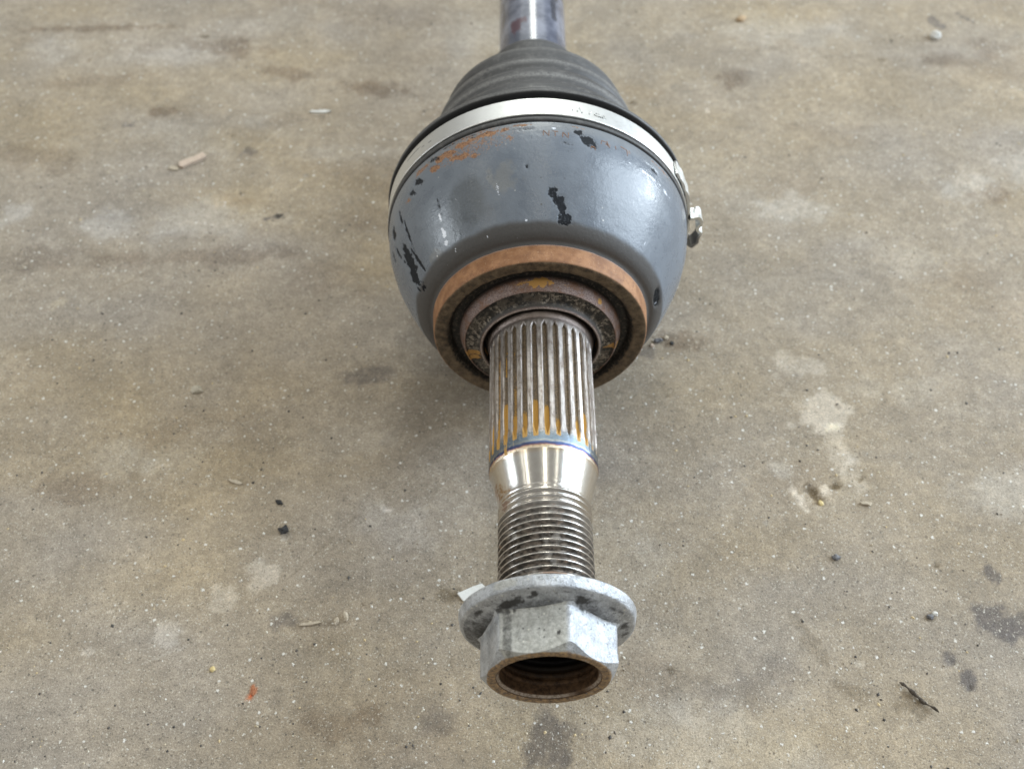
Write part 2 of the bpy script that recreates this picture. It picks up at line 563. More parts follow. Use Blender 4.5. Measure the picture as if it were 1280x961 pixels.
def mat_rust_lip():
    n = N("lip_rust")
    mk = n.sep(n.attr("mask"))          # r: front face, g: groove black, b: rear bare edge
    f = n.noise(.22, 5, .6)
    g = n.noise(2.2, 4, .65)
    top = n.mix(n.rng(f, .3, .7), (.235, .105, .044), (.41, .212, .104))
    top = n.mix(n.rng(n.noise(.55, 6, .75), .50, .66, 0, .7), top, (.22, .105, .055))
    top = n.mix(n.rng(g, .60, .72, 0, .7), top, (.26, .14, .08))
    top = n.mix(n.rng(g, .40, .30, 0, .5), top, (.56, .40, .28))
    front = n.mix(n.rng(n.noise(.5, 5, .7), .3, .7), (.055, .040, .028), (.20, .145, .092))
    front = n.mix(n.rng(g, .55, .68, 0, .6), front, (.20, .12, .06))
    base = n.mix(mk[0], top, front)
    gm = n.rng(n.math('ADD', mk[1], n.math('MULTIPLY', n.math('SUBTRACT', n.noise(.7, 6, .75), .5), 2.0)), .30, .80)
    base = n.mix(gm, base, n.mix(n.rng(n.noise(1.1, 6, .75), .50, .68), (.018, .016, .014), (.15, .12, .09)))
    base = n.mix(n.math('MULTIPLY', mk[2], .8), base, (.36, .37, .40))
    rough = n.math('MULTIPLY_ADD', f, .2, .50)
    return n.out(base, rough, 0.0, n.bump(n.math('ADD', n.noise(.9, 5, .7), n.math('MULTIPLY', g, .5)), .35, .0003), .4)


def mat_seal():
    n = N("seal_metal")
    mk = n.sep(n.attr("mask"))          # r: raised pink rim, g: dark dish, b: rust orange
    g = n.noise(.75, 6, .72)
    g2 = n.noise(2.4, 4, .65)
    rim = n.mix(n.rng(g2, .3, .7), (.13, .088, .075), (.33, .25, .225))
    rim = n.mix(n.rng(n.noise(.35, 6, .75), .46, .60, 0, .75), rim, (.20, .105, .062))
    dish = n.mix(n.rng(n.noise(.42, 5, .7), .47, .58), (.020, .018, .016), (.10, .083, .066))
    dish = n.mix(n.math('MULTIPLY', n.rng(n.noise(1.0, 5, .7), .50, .56), n.rng(n.noise(.22, 4, .6), .44, .56, 0, .95)), dish, (.33, .285, .235))
    base = n.mix(mk[0], (.05, .043, .037), rim)
    base = n.mix(n.rng(mk[0], 1.02, 1.15), base, n.mix(n.rng(g2, .3, .7), (.24, .19, .165), (.52, .45, .41)))
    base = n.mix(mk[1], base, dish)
    om = n.rng(n.math('ADD', mk[2], n.math('MULTIPLY', n.math('SUBTRACT', g2, .5), .9)), .40, .55)
    om = n.math('MULTIPLY', om, n.rng(mk[2], .04, .2))
    base = n.mix(om, base, (.46, .25, .07))
    rough = n.math('MULTIPLY_ADD', g, .3, .36)
    return n.out(base, rough, n.math('MULTIPLY', mk[0], .45), n.bump(n.math('ADD', g, g2), .5, .0003), .5)


def mat_spline():
    n = N("spline_steel")
    mk = n.sep(n.attr("mask"))          # r: groove depth 0..1, g: ochre rust, b: bright wear
    co = n.co((1, .18, 1))
    f = n.noise(1.1, 5, .65, co)
    g = n.noise(2.6, 4, .7)
    base = n.mix(n.rng(f, .3, .7), (.23, .20, .178), (.56, .52, .495))
    base = n.mix(n.rng(g, .56, .70, 0, .55), base, (.17, .13, .10))
    base = n.mix(n.rng(g, .40, .30, 0, .7), base, (.72, .69, .66))
    base = n.mix(n.rng(n.noise(.5, 5, .7), .52, .68, 0, .6), base, (.16, .11, .075))
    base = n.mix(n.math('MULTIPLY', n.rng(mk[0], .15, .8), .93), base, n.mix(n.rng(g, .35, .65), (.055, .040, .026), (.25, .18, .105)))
    base = n.mix(n.math('MULTIPLY', mk[2], n.rng(g, .3, .6, .15, .7)), base, (.66, .63, .62))
    base = n.mix(n.rng(n.xyz()[1], 96.5, 98.0), base, n.mix(f, (.16, .125, .11), (.33, .28, .255)))
    om = n.rng(n.math('ADD', mk[1], n.math('MULTIPLY', n.math('SUBTRACT', g, .5), .7)), .38, .60)
    om = n.math('MULTIPLY', om, n.rng(mk[1], .03, .2))
    # heat tint near the taper: straw, purple, blue over a millimetre or two
    y = n.xyz()[1]
    yy = n.math('ADD', y, n.math('MULTIPLY', n.math('SUBTRACT', n.noise(.45, 3, .6), .5), 1.0))
    u = n.rng(yy, 55.4, 61.5)
    lin = n.math('DIVIDE', n.math('SUBTRACT', yy, 55.0), 7.0)
    heat = n.ramp(lin, [(0, (.74, .70, .63)), (.09, (.70, .58, .42)), (.14, (.40, .23, .20)), (.18, (.06, .07, .16)), (.25, (.08, .13, .26)),
                        (.31, (.36, .37, .36)), (.40, (.22, .28, .34)), (.75, (.20, .235, .26)), (1, (.3, .27, .24))])
    hm = n.rng(yy, 62.0, 58.5)
    hm = n.math('MULTIPLY', hm, n.rng(mk[0], .9, .35))
    base = n.mix(hm, base, heat)
    base = n.mix(n.math('MULTIPLY', om, .95), base, n.mix(g, (.40, .20, .035), (.60, .36, .08)))
    rough = n.math('ADD', n.rng(yy, 58.5, 63.0, .22, .40), n.math('MULTIPLY', n.math('ADD', om, mk[0]), .22))
    metal = n.math('SUBTRACT', .95, n.math('MULTIPLY', n.math('MAXIMUM', om, n.math('MULTIPLY', mk[0], .6)), .85))
    return n.out(base, rough, metal, n.bump(n.math('ADD', f, g), .55, .00022), .5)


def mat_taper():
    n = N("polished_steel")
    g = n.noise(.9, 4, .6)
    s = n.noise(2.5, 4, .6, n.co((1, 4, 1)))
    base = n.mix(g, (.66, .63, .58), (.80, .78, .74))
    base = n.mix(n.rng(s, .66, .74, 0, .5), base, (.30, .26, .22))
    mk = n.sep(n.attr("mask"))
    base = n.mix(n.math('MULTIPLY', mk[0], n.rng(g, .35, .6)), base, (.45, .27, .14))
    y = n.xyz()[1]
    yy = n.math('ADD', y, n.math('MULTIPLY', n.math('SUBTRACT', n.noise(.45, 3, .6), .5), 1.0))
    base = n.mix(n.rng(yy, 53.6, 55.2), base, (.71, .62, .50))
    rough = n.rng(s, .3, .7, .13, .24)
    return n.out(base, rough, 1.0, n.bump(s, .04, .0001))


def mat_thread():
    n = N("thread_steel")
    mk = n.sep(n.attr("mask"))          # r: groove, g: rust, b: clean end
    co = n.co((1, 2.2, 1))
    g = n.noise(.55, 5, .7, co)
    g2 = n.noise(2.0, 4, .7)
    base = n.mix(g2, (.50, .47, .43), (.74, .71, .67))
    dirt = n.mix(n.rng(g, .40, .66), (.036, .029, .023), (.25, .205, .165))
    dm = n.math('MULTIPLY', n.rng(mk[0], .05, .9), n.math('MULTIPLY', n.rng(mk[2], 1.0, 0.0), n.rng(n.noise(.3, 4, .6), .30, .48, .45, 1.0)))
    base = n.mix(dm, base, dirt)
    om = n.rng(n.math('ADD', mk[1], n.math('MULTIPLY', n.math('SUBTRACT', g, .5), 1.5)), .45, .62)
    om = n.math('MULTIPLY', om, n.rng(mk[1], .03, .2))
    base = n.mix(n.math('MULTIPLY', om, .7), base, (.26, .125, .055))
    rough = n.math('ADD', .24, n.math('MULTIPLY', n.math('ADD', dm, om), .25))
    metal = n.math('SUBTRACT', 1.0, n.math('MULTIPLY', n.math('MAXIMUM', dm, om), .62))
    return n.out(base, rough, metal, n.bump(g2, .2, .00012))


def mat_zinc():
    n = N("dull_zinc")
    mk = n.sep(n.attr("mask"))          # r: rust, g: grime, b: greenish dust
    f = n.noise(.28, 5, .65)
    g = n.noise(2.0, 4, .7)
    base = n.mix(n.rng(f, .3, .7), (.36, .375, .40), (.62, .64, .665))
    base = n.mix(n.rng(n.noise(1.1, 6, .78), .52, .66, 0, .8), base, (.17, .172, .175))
    base = n.mix(n.rng(g, .34, .46, .5, 0), base, (.80, .81, .82))
    base = n.mix(n.rng(g, .60, .72, 0, .75), base, (.20, .20, .20))
    base = n.mix(n.math('MULTIPLY', mk[2], .72), base, n.mix(n.rng(n.noise(.9, 6, .75), .35, .65), (.30, .292, .245), (.60, .59, .53)))
    d, c = n.voronoi(.85)
    cs = n.sep(c)
    dot = n.math('MULTIPLY', n.rng(cs[0], .84, .86), n.rng(d, .26, .16))
    base = n.mix(n.math('MULTIPLY', dot, .7), base, n.ramp(cs[1], [(0, (.04, .04, .038)), (.6, (.08, .075, .07)), (.65, (.8, .78, .7)), (1, (.8, .78, .7))]))
    gm = n.rng(n.math('ADD', mk[1], n.math('MULTIPLY', n.math('SUBTRACT', n.noise(.85, 6, .75), .5), 1.1)), .22, .95)
    gm = n.math('MULTIPLY', gm, n.rng(mk[1], .03, .3))
    base = n.mix(n.math('MULTIPLY', gm, .96), base, n.mix(g, (.012, .012, .011), (.06, .055, .05)))
    rn = n.noise(.8, 5, .7)
    rm = n.rng(n.math('ADD', mk[0], n.math('MULTIPLY', n.math('SUBTRACT', rn, .5), .9)), .22, .78)
    rm = n.math('MULTIPLY', rm, n.rng(mk[0], .03, .2))
    rm = n.math('MULTIPLY', rm, n.rng(n.noise(.45, 5, .7), .30, .45, .45, 1.0))
    base = n.mix(n.math('MULTIPLY', rm, .93), base, n.mix(n.rng(rn, .32, .68), (.085, .050, .026), (.46, .285, .125)))
    rough = n.math('ADD', n.rng(f, .3, .7, .36, .50), n.math('MULTIPLY', n.math('ADD', gm, rm), .18))
    metal = n.math('MULTIPLY', .62, n.math('SUBTRACT', 1.0, n.math('MAXIMUM', n.math('MAXIMUM', gm, rm), n.math('MULTIPLY', mk[2], .6))))
    return n.out(base, rough, metal, n.bump(n.math('ADD', n.math('MULTIPLY', n.noise(.6, 5, .7), 1.6), g), .55, .0004), .5)


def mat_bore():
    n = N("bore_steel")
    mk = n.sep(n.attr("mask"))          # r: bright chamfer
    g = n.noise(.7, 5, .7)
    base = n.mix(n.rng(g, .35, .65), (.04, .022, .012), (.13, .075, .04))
    base = n.mix(n.rng(n.xyz()[1], 4.0, 7.0), base, (.020, .013, .008))  # shade of the deep bore painted in, near-black further inside
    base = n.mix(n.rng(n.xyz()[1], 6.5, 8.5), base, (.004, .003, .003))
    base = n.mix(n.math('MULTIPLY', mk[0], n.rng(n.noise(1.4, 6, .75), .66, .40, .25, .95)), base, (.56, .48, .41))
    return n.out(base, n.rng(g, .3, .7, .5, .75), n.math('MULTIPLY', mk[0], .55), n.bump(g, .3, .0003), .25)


def mat_rubber():
    n = N("boot_rubber")
    mk = n.sep(n.attr("mask"))          # r: dust line, g: painted shadow behind the band
    f = n.noise(.12, 5, .65)
    g = n.noise(1.7, 4, .65)
    base = n.mix(f, (.034, .034, .036), (.088, .087, .087))
    base = n.mix(n.math('MULTIPLY', mk[0], n.rng(g, .3, .6)), base, (.27, .265, .255))
    base = n.mix(n.rng(n.noise(.30, 6, .75), .50, .70, 0, .55), base, (.185, .18, .172))
    base = n.mix(n.rng(g, .62, .72, 0, .6), base, (.26, .255, .245))
    base = n.mix(n.rng(n.noise(.45, 5, .7, n.co((1, 3, 1))), .60, .70, 0, .7), base, (.03, .03, .031))
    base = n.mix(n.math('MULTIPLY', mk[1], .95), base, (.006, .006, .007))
    return n.out(base, n.rng(f, .3, .7, .48, .66), 0.0, n.bump(g, .25, .0002), .5)


def mat_band():
    n = N("clamp_band_steel")
    f = n.noise(.9, 4, .6, n.co((1, 6, 1)))
    g = n.noise(.35, 4, .6)
    base = n.mix(g, (.70, .71, .70), (.82, .83, .82))
    base = n.mix(n.rng(f, .62, .72, 0, .35), base, (.42, .41, .39))
    mk = n.sep(n.attr("mask"))
    base = n.mix(n.math('MULTIPLY', mk[0], .85), base, (.07, .06, .05))
    return n.out(base, n.rng(f, .3, .7, .36, .48), n.math('SUBTRACT', 1.0, n.math('MULTIPLY', mk[0], .8)), n.bump(f, .05, .0001))


def mat_shaft():
    n = N("shaft_paint")
    f = n.noise(.11, 5, .6)
    g = n.noise(.9, 4, .6)
    mk = n.sep(n.attr("mask"))
    base = n.mix(n.rng(f, .35, .65), (.075, .085, .120), (.20, .215, .27))
    base = n.mix(n.rng(n.math('ADD', mk[0], n.math('MULTIPLY', n.math('SUBTRACT', g, .5), .8)), .35, .75, 0, .85), base, (.075, .022, .035))
    base = n.mix(n.rng(n.math('ADD', mk[1], n.math('MULTIPLY', n.math('SUBTRACT', g, .5), .8)), .35, .75, 0, .8), base, (.03, .033, .045))
    return n.out(base, n.rng(g, .3, .7, .14, .26), 0.0, n.bump(n.noise(.5, 4, .6), .10, .0003), .6, .4)


def mat_flat(name, a, b, scale=1.0, rough=.7, metal=0.0, bump=.3):
    n = N(name)
    g = n.noise(scale, 5, .65)
    return n.out(n.mix(n.rng(g, .3, .7), a, b), rough, metal, n.bump(g, bump, .0003), .4)


# ------------------------------------------------------------------ the axle
axle = bpy.data.objects.new("cv_axle", None)
axle.empty_display_size = .05
COL.objects.link(axle)
tag(axle, "grey drive axle lying on concrete with rubber boot, rusty collar, splined and threaded end", "drive axle")
UP = (0, 0, AXIS_H * MM)


def part(name, me, mat, parent=None):
    return add_obj(name, me, mat, parent or axle, UP if parent is None else (0, 0, 0))


# --- joint housing (the painted bell)
BELL = [(109.3, 30.9), (110.0, 31.6), (110.5, 32.9), (111.4, 34.2), (113.2, 35.75), (115.5, 37.1), (118.5, 38.7), (122.0, 40.45), (126.0, 42.2), (130.0, 43.65),
        (134.5, 44.8), (138.5, 45.35), (141.2, 45.55), (142.3, 45.5), (142.6, 45.0), (143.2, 44.2), (144.2, 44.0), (150.0, 44.0)]


def catmull(pts, n):
    P = np.array(pts, float)
    out = []
    for k in range(len(P) - 1):
        p0, p1, p2, p3 = P[max(k - 1, 0)], P[k], P[k + 1], P[min(k + 2, len(P) - 1)]
        for s in np.arange(n) / n:
            out.append(.5 * (2 * p1 + (p2 - p0) * s + (2 * p0 - 5 * p1 + 4 * p2 - p3) * s * s + (3 * p1 - p0 - 3 * p2 + p3) * s ** 3))
    out.append(P[-1])
    return np.array(out)


bell_prof = catmull(BELL, 7)


def bell_r(t):
    return np.interp(t, bell_prof[:, 0], bell_prof[:, 1])


V, F, T, TH, Q = revolve(bell_prof, 720)
mask = np.zeros((len(V), 3))
B = lambda *a, **k: blob(T, TH, Q, *a, **k)
rust = np.zeros(len(V))
for k, (t, dg, lt, la, an, s) in enumerate([
        (138.6, 126, 1.6, 4.5, 8, .9), (139.6, 117, 1.2, 4.5, 0, .9), (140.2, 109, 1.1, 5.0, 0, .95), (140.4, 102, .9, 3, 0, .8), (136.2, 131, 1.2, 3.2, 18, .9),
        (135.6, 121, 1.1, 4.0, 12, .9), (134.0, 114, 1.0, 2.4, 10, .7), (137.0, 101, .8, 1.8, 0, .6), (141.2, 96, .5, 4, 0, .7), (139.6, 138, 1.2, 4, 0, .6), (134, 148, 1.2, 2.4, 0, .5),
        (137.5, 66, .8, 1.6, 0, .5), (138.5, 57, .6, 1.4, 0, .5), (141, 40, .6, 5, 0, .5), (141.2, 78, .5, 4, 0, .45), (135.6, 71, .8, .9, 0, .45)]):
    rust = np.maximum(rust, s * B(t, dg, lt, la, an, seed=k, freq=.7))
black = np.zeros(len(V))
for k, (t, dg, lt, la, an, s) in enumerate([
        (120.4, 86.0, 1.4, 1.9, -30, 1), (117.6, 82.6, 3.0, 2.0, -25, 1.1), (114.4, 80.4, 2.0, 2.2, 0, 1), (139.2, 76.6, 1.2, 2.0, 25, 1.1), (137.2, 73.6, 1.7, 2.6, 25, 1.1), (135.6, 72, .9, 2.6, 0, .8),
        (134.8, 81, .7, 2.2, 8, .6), (137.6, 44.5, .8, 2.2, 0, 1.0), (138.2, 48, .5, 1.6, 0, .6),
        (132.0, 155, 3.6, .75, 0, 1.2), (126.0, 153.5, 5.6, .7, 4, 1.2), (118.4, 154.8, 5.6, .8, -10, 1.2), (121.5, 160.6, 5.2, 2.7, -14, 1.4), (115.8, 162.6, 4.6, 2.4, -14, 1.35), (132.8, 164, 4.0, 1.4, 0, 1.1), (127, 166, 3.0, .8, -8, 1.0),
        (136.6, 140, 1.1, 3.2, 40, .9), (135.0, 144.6, 1.1, 2.4, 40, .9), (139.8, 131, 1.0, 3.0, 20, .7), (139.6, 95, .5, 2.6, 0, .6), (140.6, 112, .5, 3.5, 0, .6), (126, 132.6, 3.4, .35, 0, .8),
        (141.6, 120, .4, 9, 0, .6), (127.5, 95.4, .5, .5, 0, .9), (123.2, 111, .5, .6, 0, .5), (130, 172, 2.5, 1.2, 0, .7)]):
    black = np.maximum(black, s * B(t, dg, lt, la, an, seed=40 + k, freq=.8))
scr = np.zeros(len(V))
for k, (t, dg, lt, la, an, s) in enumerate([
        (121.8, 133.8, 2.6, .42, 0, 1), (117.4, 134.6, 1.9, .75, 0, 1), (115.2, 135.2, .9, .9, 0, .8), (122.6, 107.0, 3.0, .6, 0, .55), (123.6, 124.4, .5, .5, 0, 1),
        (134.3, 57, .22, 2.0, 0, .8), (134.4, 45, .25, 7.0, 0, .85), (134.0, 37, .3, 3.0, 0, 1), (139.8, 85.6, .5, 1.0, 0, .9), (113.6, 97, .5, .5, 0, .9), (137.2, 148.4, .35, .35, 0, .9),
        (112.4, 132, .8, .5, 20, .6), (111.9, 115, .35, .3, 0, .9), (112.6, 50, .35, .3, 0, .8), (116.4, 40, .4, .35, 0, .7), (111.4, 8.5, 1.0, .4, 10, .9)]):
    scr = np.maximum(scr, s * B(t, dg, lt, la, an, seed=90 + k, freq=1.2))
dent = B(111.9, 12, 1.5, 4.6, 6, seed=77, rough=.18, freq=.5)
black = np.maximum(black, .95 * dent)
rust = np.maximum(rust, .42 * smooth(1 - np.abs(np.degrees(TH) - 115) / 34) * smooth((T - 131) / 5))
mask[:, 0], mask[:, 1], mask[:, 2] = rust, black, scr
mask2 = np.zeros((len(V), 3))
mask2[:, 1] = smooth((114.2 + .8 * (fbm2(TH * 9, T * .3, 3, 7) - .5) - T) / 1.5)
mask2[:, 0] = np.clip(.5 * B(125, 104, 5, 5, 0, seed=3) + .5 * B(114.4, 142, 1.6, 4, 0, seed=8) + .35 * smooth((T - 137) / 4) * smooth(np.sin(TH)), 0, 1)
mask2[:, 2] = np.clip(.75 * B(123, 119, 7.5, 8, 10, seed=31, rough=.35, freq=.2) + .5 * B(116, 124, 3, 7, 0, seed=32, rough=.4, freq=.2), 0, .85)  # a dark reflection, painted into the bell's colour
V[:, [0, 2]] *= (1 - .0045 * np.clip(black, 0, 1) - .002 * np.clip(rust, 0, 1) - .016 * dent)[:, None]
housing = part("joint_housing", make_mesh("joint_housing", V, F, {"mask": mask, "mask2": mask2}, 50), mat_paint())


def strokes(lines, rfun, width, lift, th):
    """stamped characters: thin raised ribbons following the surface; lines in (deg, t)"""
    vs, fs = [], []
    for ln in lines:
        P = []
        for (a0, t0), (a1, t1) in zip(ln[:-1], ln[1:]):
            for s in np.linspace(0, 1, 4)[:-1]:
                P.append((a0 + (a1 - a0) * s, t0 + (t1 - t0) * s))
        P.append(ln[-1])
        P = np.array(P)
        rr = rfun(P[:, 1])
        A = np.stack([np.radians(P[:, 0]) * rr, P[:, 1]], 1)
        dr = np.gradient(A, axis=0)
        dr /= np.linalg.norm(dr, axis=1)[:, None] + 1e-9
        nn = np.stack([-dr[:, 1], dr[:, 0]], 1)
        base = len(vs)
        for k in range(len(P)):
            w = width * (.7 + .6 * random.random())
            for side, up_ in ((-1, -.15), (-.6, lift), (.6, lift), (1, -.15)):
                q = A[k] + nn[k] * w * .5 * side
                r_ = float(rfun(q[1]))
                ang = q[0] / rr[k]
                rl = r_ + up_
                vs.append((rl * math.cos(ang), q[1], rl * math.sin(ang)))
        for k in range(len(P) - 1):
            for j in range(3):
                fs.append((base + k * 4 + j, base + k * 4 + j + 1, base + k * 4 + 4 + j + 1, base + k * 4 + 4 + j))
    return vs, fs


g0 = 2.3   # letter pitch in degrees

def LN(a, t, w, h):   # N with its left edge at angle a (angles fall to the right)
    return [(a, t), (a - .05, t + h), (a - w, t), (a - w, t + h)]


rust_mark = mat_flat("mark_rust", (.11, .06, .035), (.34, .17, .09), 2.0, .7)
letters = [LN(89.2, 136.9, 2.0, 2.0), [(86.2, 138.7), (84.0, 138.6)], [(85.1, 138.6), (85.0, 136.9)], LN(82.4, 136.6, 2.0, 2.0)]
vs, fs = strokes(letters, bell_r, .30, .05, .1)
part("stamped_letters", make_mesh("stamped_letters", vs, fs), rust_mark, housing)
mk2 = [[(68.4, 137.0), (68.2, 138.4), (66.6, 138.3), (65.6, 137.2)], [(66.2, 138.9), (65.0, 136.6)], [(62.8, 138.2), (62.4, 137.0)], [(60.6, 138.9), (57.8, 138.6), (57.5, 136.6)],
       [(72.2, 134.3), (72.0, 135.3), (70.8, 135.2), (70.5, 134.2)]]
vs, fs = strokes(mk2, bell_r, .30, .05, .1)
part("stamped_code", make_mesh("stamped_code", vs, fs), rust_mark, housing)

# --- rusty collar (lip ring) in front of the bell
lip = fillet([(110.6, 30.9), (109.6, 30.95), (104.0, 30.55), (103.4, 30.2), (103.5, 26.8), (104.4, 26.0), (106.2, 25.2), (106.2, 23.0), (105.6, 22.6)],
             {2: .5, 3: .7, 4: .7, 5: .5, 6: .6, 7: .3})
V, F, T, TH, Q = revolve(densify(lip, .5), 480)
fr = smooth((30.45 - Q) / .35) * smooth((104.6 - T) / .5 + (30.0 - Q))
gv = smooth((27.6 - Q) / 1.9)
re = smooth((T - 109.0) / .6) * smooth((Q - 30) * 2)
nz = fbm3(V[:, 0] * .5, V[:, 1] * .5, V[:, 2] * .5, 3, 5) - .5
V[:, 1] += np.where(Q < 30, .35, .0) * nz * 1.4
V[:, [0, 2]] *= (1 + .004 * nz)[:, None]
part("rusty_collar", make_mesh("rusty_collar", V, F, {"mask": np.stack([fr, gv, re], 1)}, 50), mat_rust_lip())

# --- seal: pinkish raised rim, dark scraped dish, thin inner ring
sl = fillet([(107.0, 22.8), (104.2, 23.1), (101.4, 21.9), (100.9, 21.5), (101.5, 21.1), (101.0, 18.2), (100.5, 17.5), (99.2, 17.15), (98.9, 16.75), (99.3, 16.3), (103.5, 16.0), (103.8, 14.5)],
            {1: .6, 2: .5, 3: .2, 4: .3, 6: .5, 7: .25, 8: .25})
V, F, T, TH, Q = revolve(densify(sl, .33), 480)
rim = smooth((Q - 21.15) / .3) * smooth((105.5 - T) / 1.5) + 1.2 * smooth(1.6 - abs(Q - 16.75) / .35) * smooth((100.4 - T) / .5)
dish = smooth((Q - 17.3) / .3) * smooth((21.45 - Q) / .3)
og = np.zeros(len(V))
for k, (t, dg, lt, la, s) in enumerate([(103.2, 92, 1.6, 3.8, 1), (103.5, 105, .8, 3, .5), (102.6, 44, .9, 1.0, 1.1), (101.8, -4, 1.1, 1.3, 1), (101.4, 193, .9, 1.6, 1.2), (101.6, 199, .8, 1.3, 1.1), (103, 70, .6, 2, .4)]):
    og = np.maximum(og, s * blob(T, TH, Q, t, dg, lt, la, 0, 10 + k, freq=.9))
nz = fbm3(V[:, 0] * .7, V[:, 1] * .7, V[:, 2] * .7, 3, 15) - .5
V[:, 1] -= nz * 1.0 * dish + .25 * nz * (1 - dish)
part("seal_ring", make_mesh("seal_ring", V, F, {"mask": np.clip(np.stack([rim, dish, og], 1), 0, 1.2)}, 50), mat_seal())

# --- splined shaft
NT = 31
sp_t = np.concatenate([np.array([55.2, 55.6, 56.0, 56.4, 56.8, 57.2, 57.6]), np.arange(58, 64, .3), np.arange(64, 92, 1.0), np.arange(92, 99, .35), np.array([99.3, 99.8, 100.4, 101.2, 102.2, 103.6, 105.0])])
ns = NT * 16
th = np.linspace(0, 2 * np.pi, ns, endpoint=False)
TT, HH = np.meshgrid(sp_t, th, indexing='ij')
cell = HH * NT / (2 * np.pi)
off = np.abs(cell - np.floor(cell) - .5) * (2 * np.pi * 14.4 / NT)      # mm from the groove's centre line
gid = np.floor(cell)
jit = _hash(gid, gid * 0, gid * 0, 5) - .5
w = .86 * smooth((TT - 58.2 + 1.2 * jit) / 4.2) * smooth((97.6 + .4 * jit - TT) / 2.2)
wid = .42
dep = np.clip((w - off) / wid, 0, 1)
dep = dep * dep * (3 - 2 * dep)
wear = .12 * smooth((off - 1.0) / .4)
base_r = np.where(TT < 56.2, 14.05 + (TT - 55.2) * .35, 14.4)
base_r = base_r + .75 * smooth((TT - 98.0) / 1.9)
RR = base_r - .85 * dep + .05 * (fbm2(HH * 14.4 * .8, TT * .25, 3, 8) - .5)
V = np.stack([(RR * np.cos(HH)).ravel(), TT.ravel(), (RR * np.sin(HH)).ravel()], 1)
ogm = np.zeros_like(TT)
rnd = _hash(gid, gid * 0 + 3, gid * 0, 9)
adeg = np.degrees(HH)
lefty = smooth((adeg - 80) / 60) * smooth((200 - adeg) / 20)
amt = np.clip(.62 + .75 * lefty + .8 * (rnd - .5), 0, 1.35)
ogm = amt * smooth((off * -1 + .95) / .5) * np.clip(smooth((68.5 + 8 * (rnd - .5) + 5 * lefty - TT) / 6), .0, 1) * smooth((TT - 57.8) / 1.5) * (.35 + 1.1 * fbm2(HH * 14.4 * .5, TT * .3, 3, 23))
ogm = np.maximum(ogm, .62 * lefty * smooth((.8 - off) / .4) * (fbm2(HH * 9, TT * .12, 3, 77) > .52) * (TT < 90))
wearm = smooth((off - .85) / .5) * smooth((fbm2(HH * 8, TT * .1, 3, 13) - .42) / .2)
part("splined_shaft", make_mesh("splined_shaft", V, grid_faces(len(sp_t), ns), {"mask": np.stack([dep.ravel(), ogm.ravel(), wearm.ravel()], 1)}, 35), mat_spline())

# --- polished taper between spline and thread
tp = catmull([(55.25, 14.06), (54.6, 13.85), (52, 13.16), (49, 12.36), (47, 11.85), (46.0, 11.65), (45.2, 11.6), (44.2, 11.35)], 6)
V, F, T, TH, Q = revolve(tp, 256)
mk = np.zeros((len(V), 3))
mk[:, 0] = .9 * blob(T, TH, Q, 48, 165, 3, 5, 0, 4) + .8 * blob(T, TH, Q, 46, 150, 2, 5, 0, 6)
part("polished_taper", make_mesh("polished_taper", V, F, {"mask": np.clip(mk, 0, 1)}, 50), mat_taper())

# --- thread
PITCH = 1.8
tt = np.arange(12.0, 46.4, .125)
ns = 180
th = np.linspace(0, 2 * np.pi, ns, endpoint=False)
TT, HH = np.meshgrid(tt, th, indexing='ij')
ph = (TT / PITCH + HH / (2 * np.pi)) % 1.0
tri = np.abs(ph - .5) * 2                                 # 1 at the crest line, 0 in the root
prof_ = np.clip((tri - .16) / .72, 0, 1)
fade = smooth((46.6 - TT) / 4.0)
RR = 12.0 - .84 * (1 - prof_) * (.18 + .82 * fade) - .28 * smooth((TT - 44.5) / 2)
RR = RR + .05 * (fbm2(HH * 12, TT * 2, 2, 3) - .5) - .22 * smooth((13.2 - TT) / 1.2)
V = np.stack([(RR * np.cos(HH)).ravel(), TT.ravel(), (RR * np.sin(HH)).ravel()], 1)
F = grid_faces(len(tt), ns)
end = len(V)
rs = np.zeros_like(TT)
rs = np.maximum(rs, .9 * smooth((22.4 - TT) / 1.6) * smooth(1 - np.abs((np.degrees(HH) - 82) / 42)))
rs = np.maximum(rs, .34 * (fbm2(HH * 3, TT * .35, 3, 19) > .52) * smooth((44 - TT) / 3))
rs = np.maximum(rs, .85 * smooth(1 - np.abs((np.degrees(HH) - 150) / 18)) * smooth(1 - np.abs(TT - 43) / 3))
clean = np.clip(smooth((TT - 39.5) / 3.5) * .9 + .28 * smooth((TT - 28) / 14) + .22 * smooth((70 - np.degrees(HH)) / 40), 0, 1)
gro = smooth((.90 - tri) / .16)
V2 = np.vstack([V, [(0, 12.0, 0)]])
fl = [tuple(f) for f in F] + [(end, (j + 1) % ns, j) for j in range(ns)]
mk = np.vstack([np.stack([gro.ravel(), rs.ravel(), clean.ravel()], 1), [[1, .5, 0]]])
part("threaded_end", make_mesh("threaded_end", V2, fl, {"mask": mk}, 60), mat_thread())

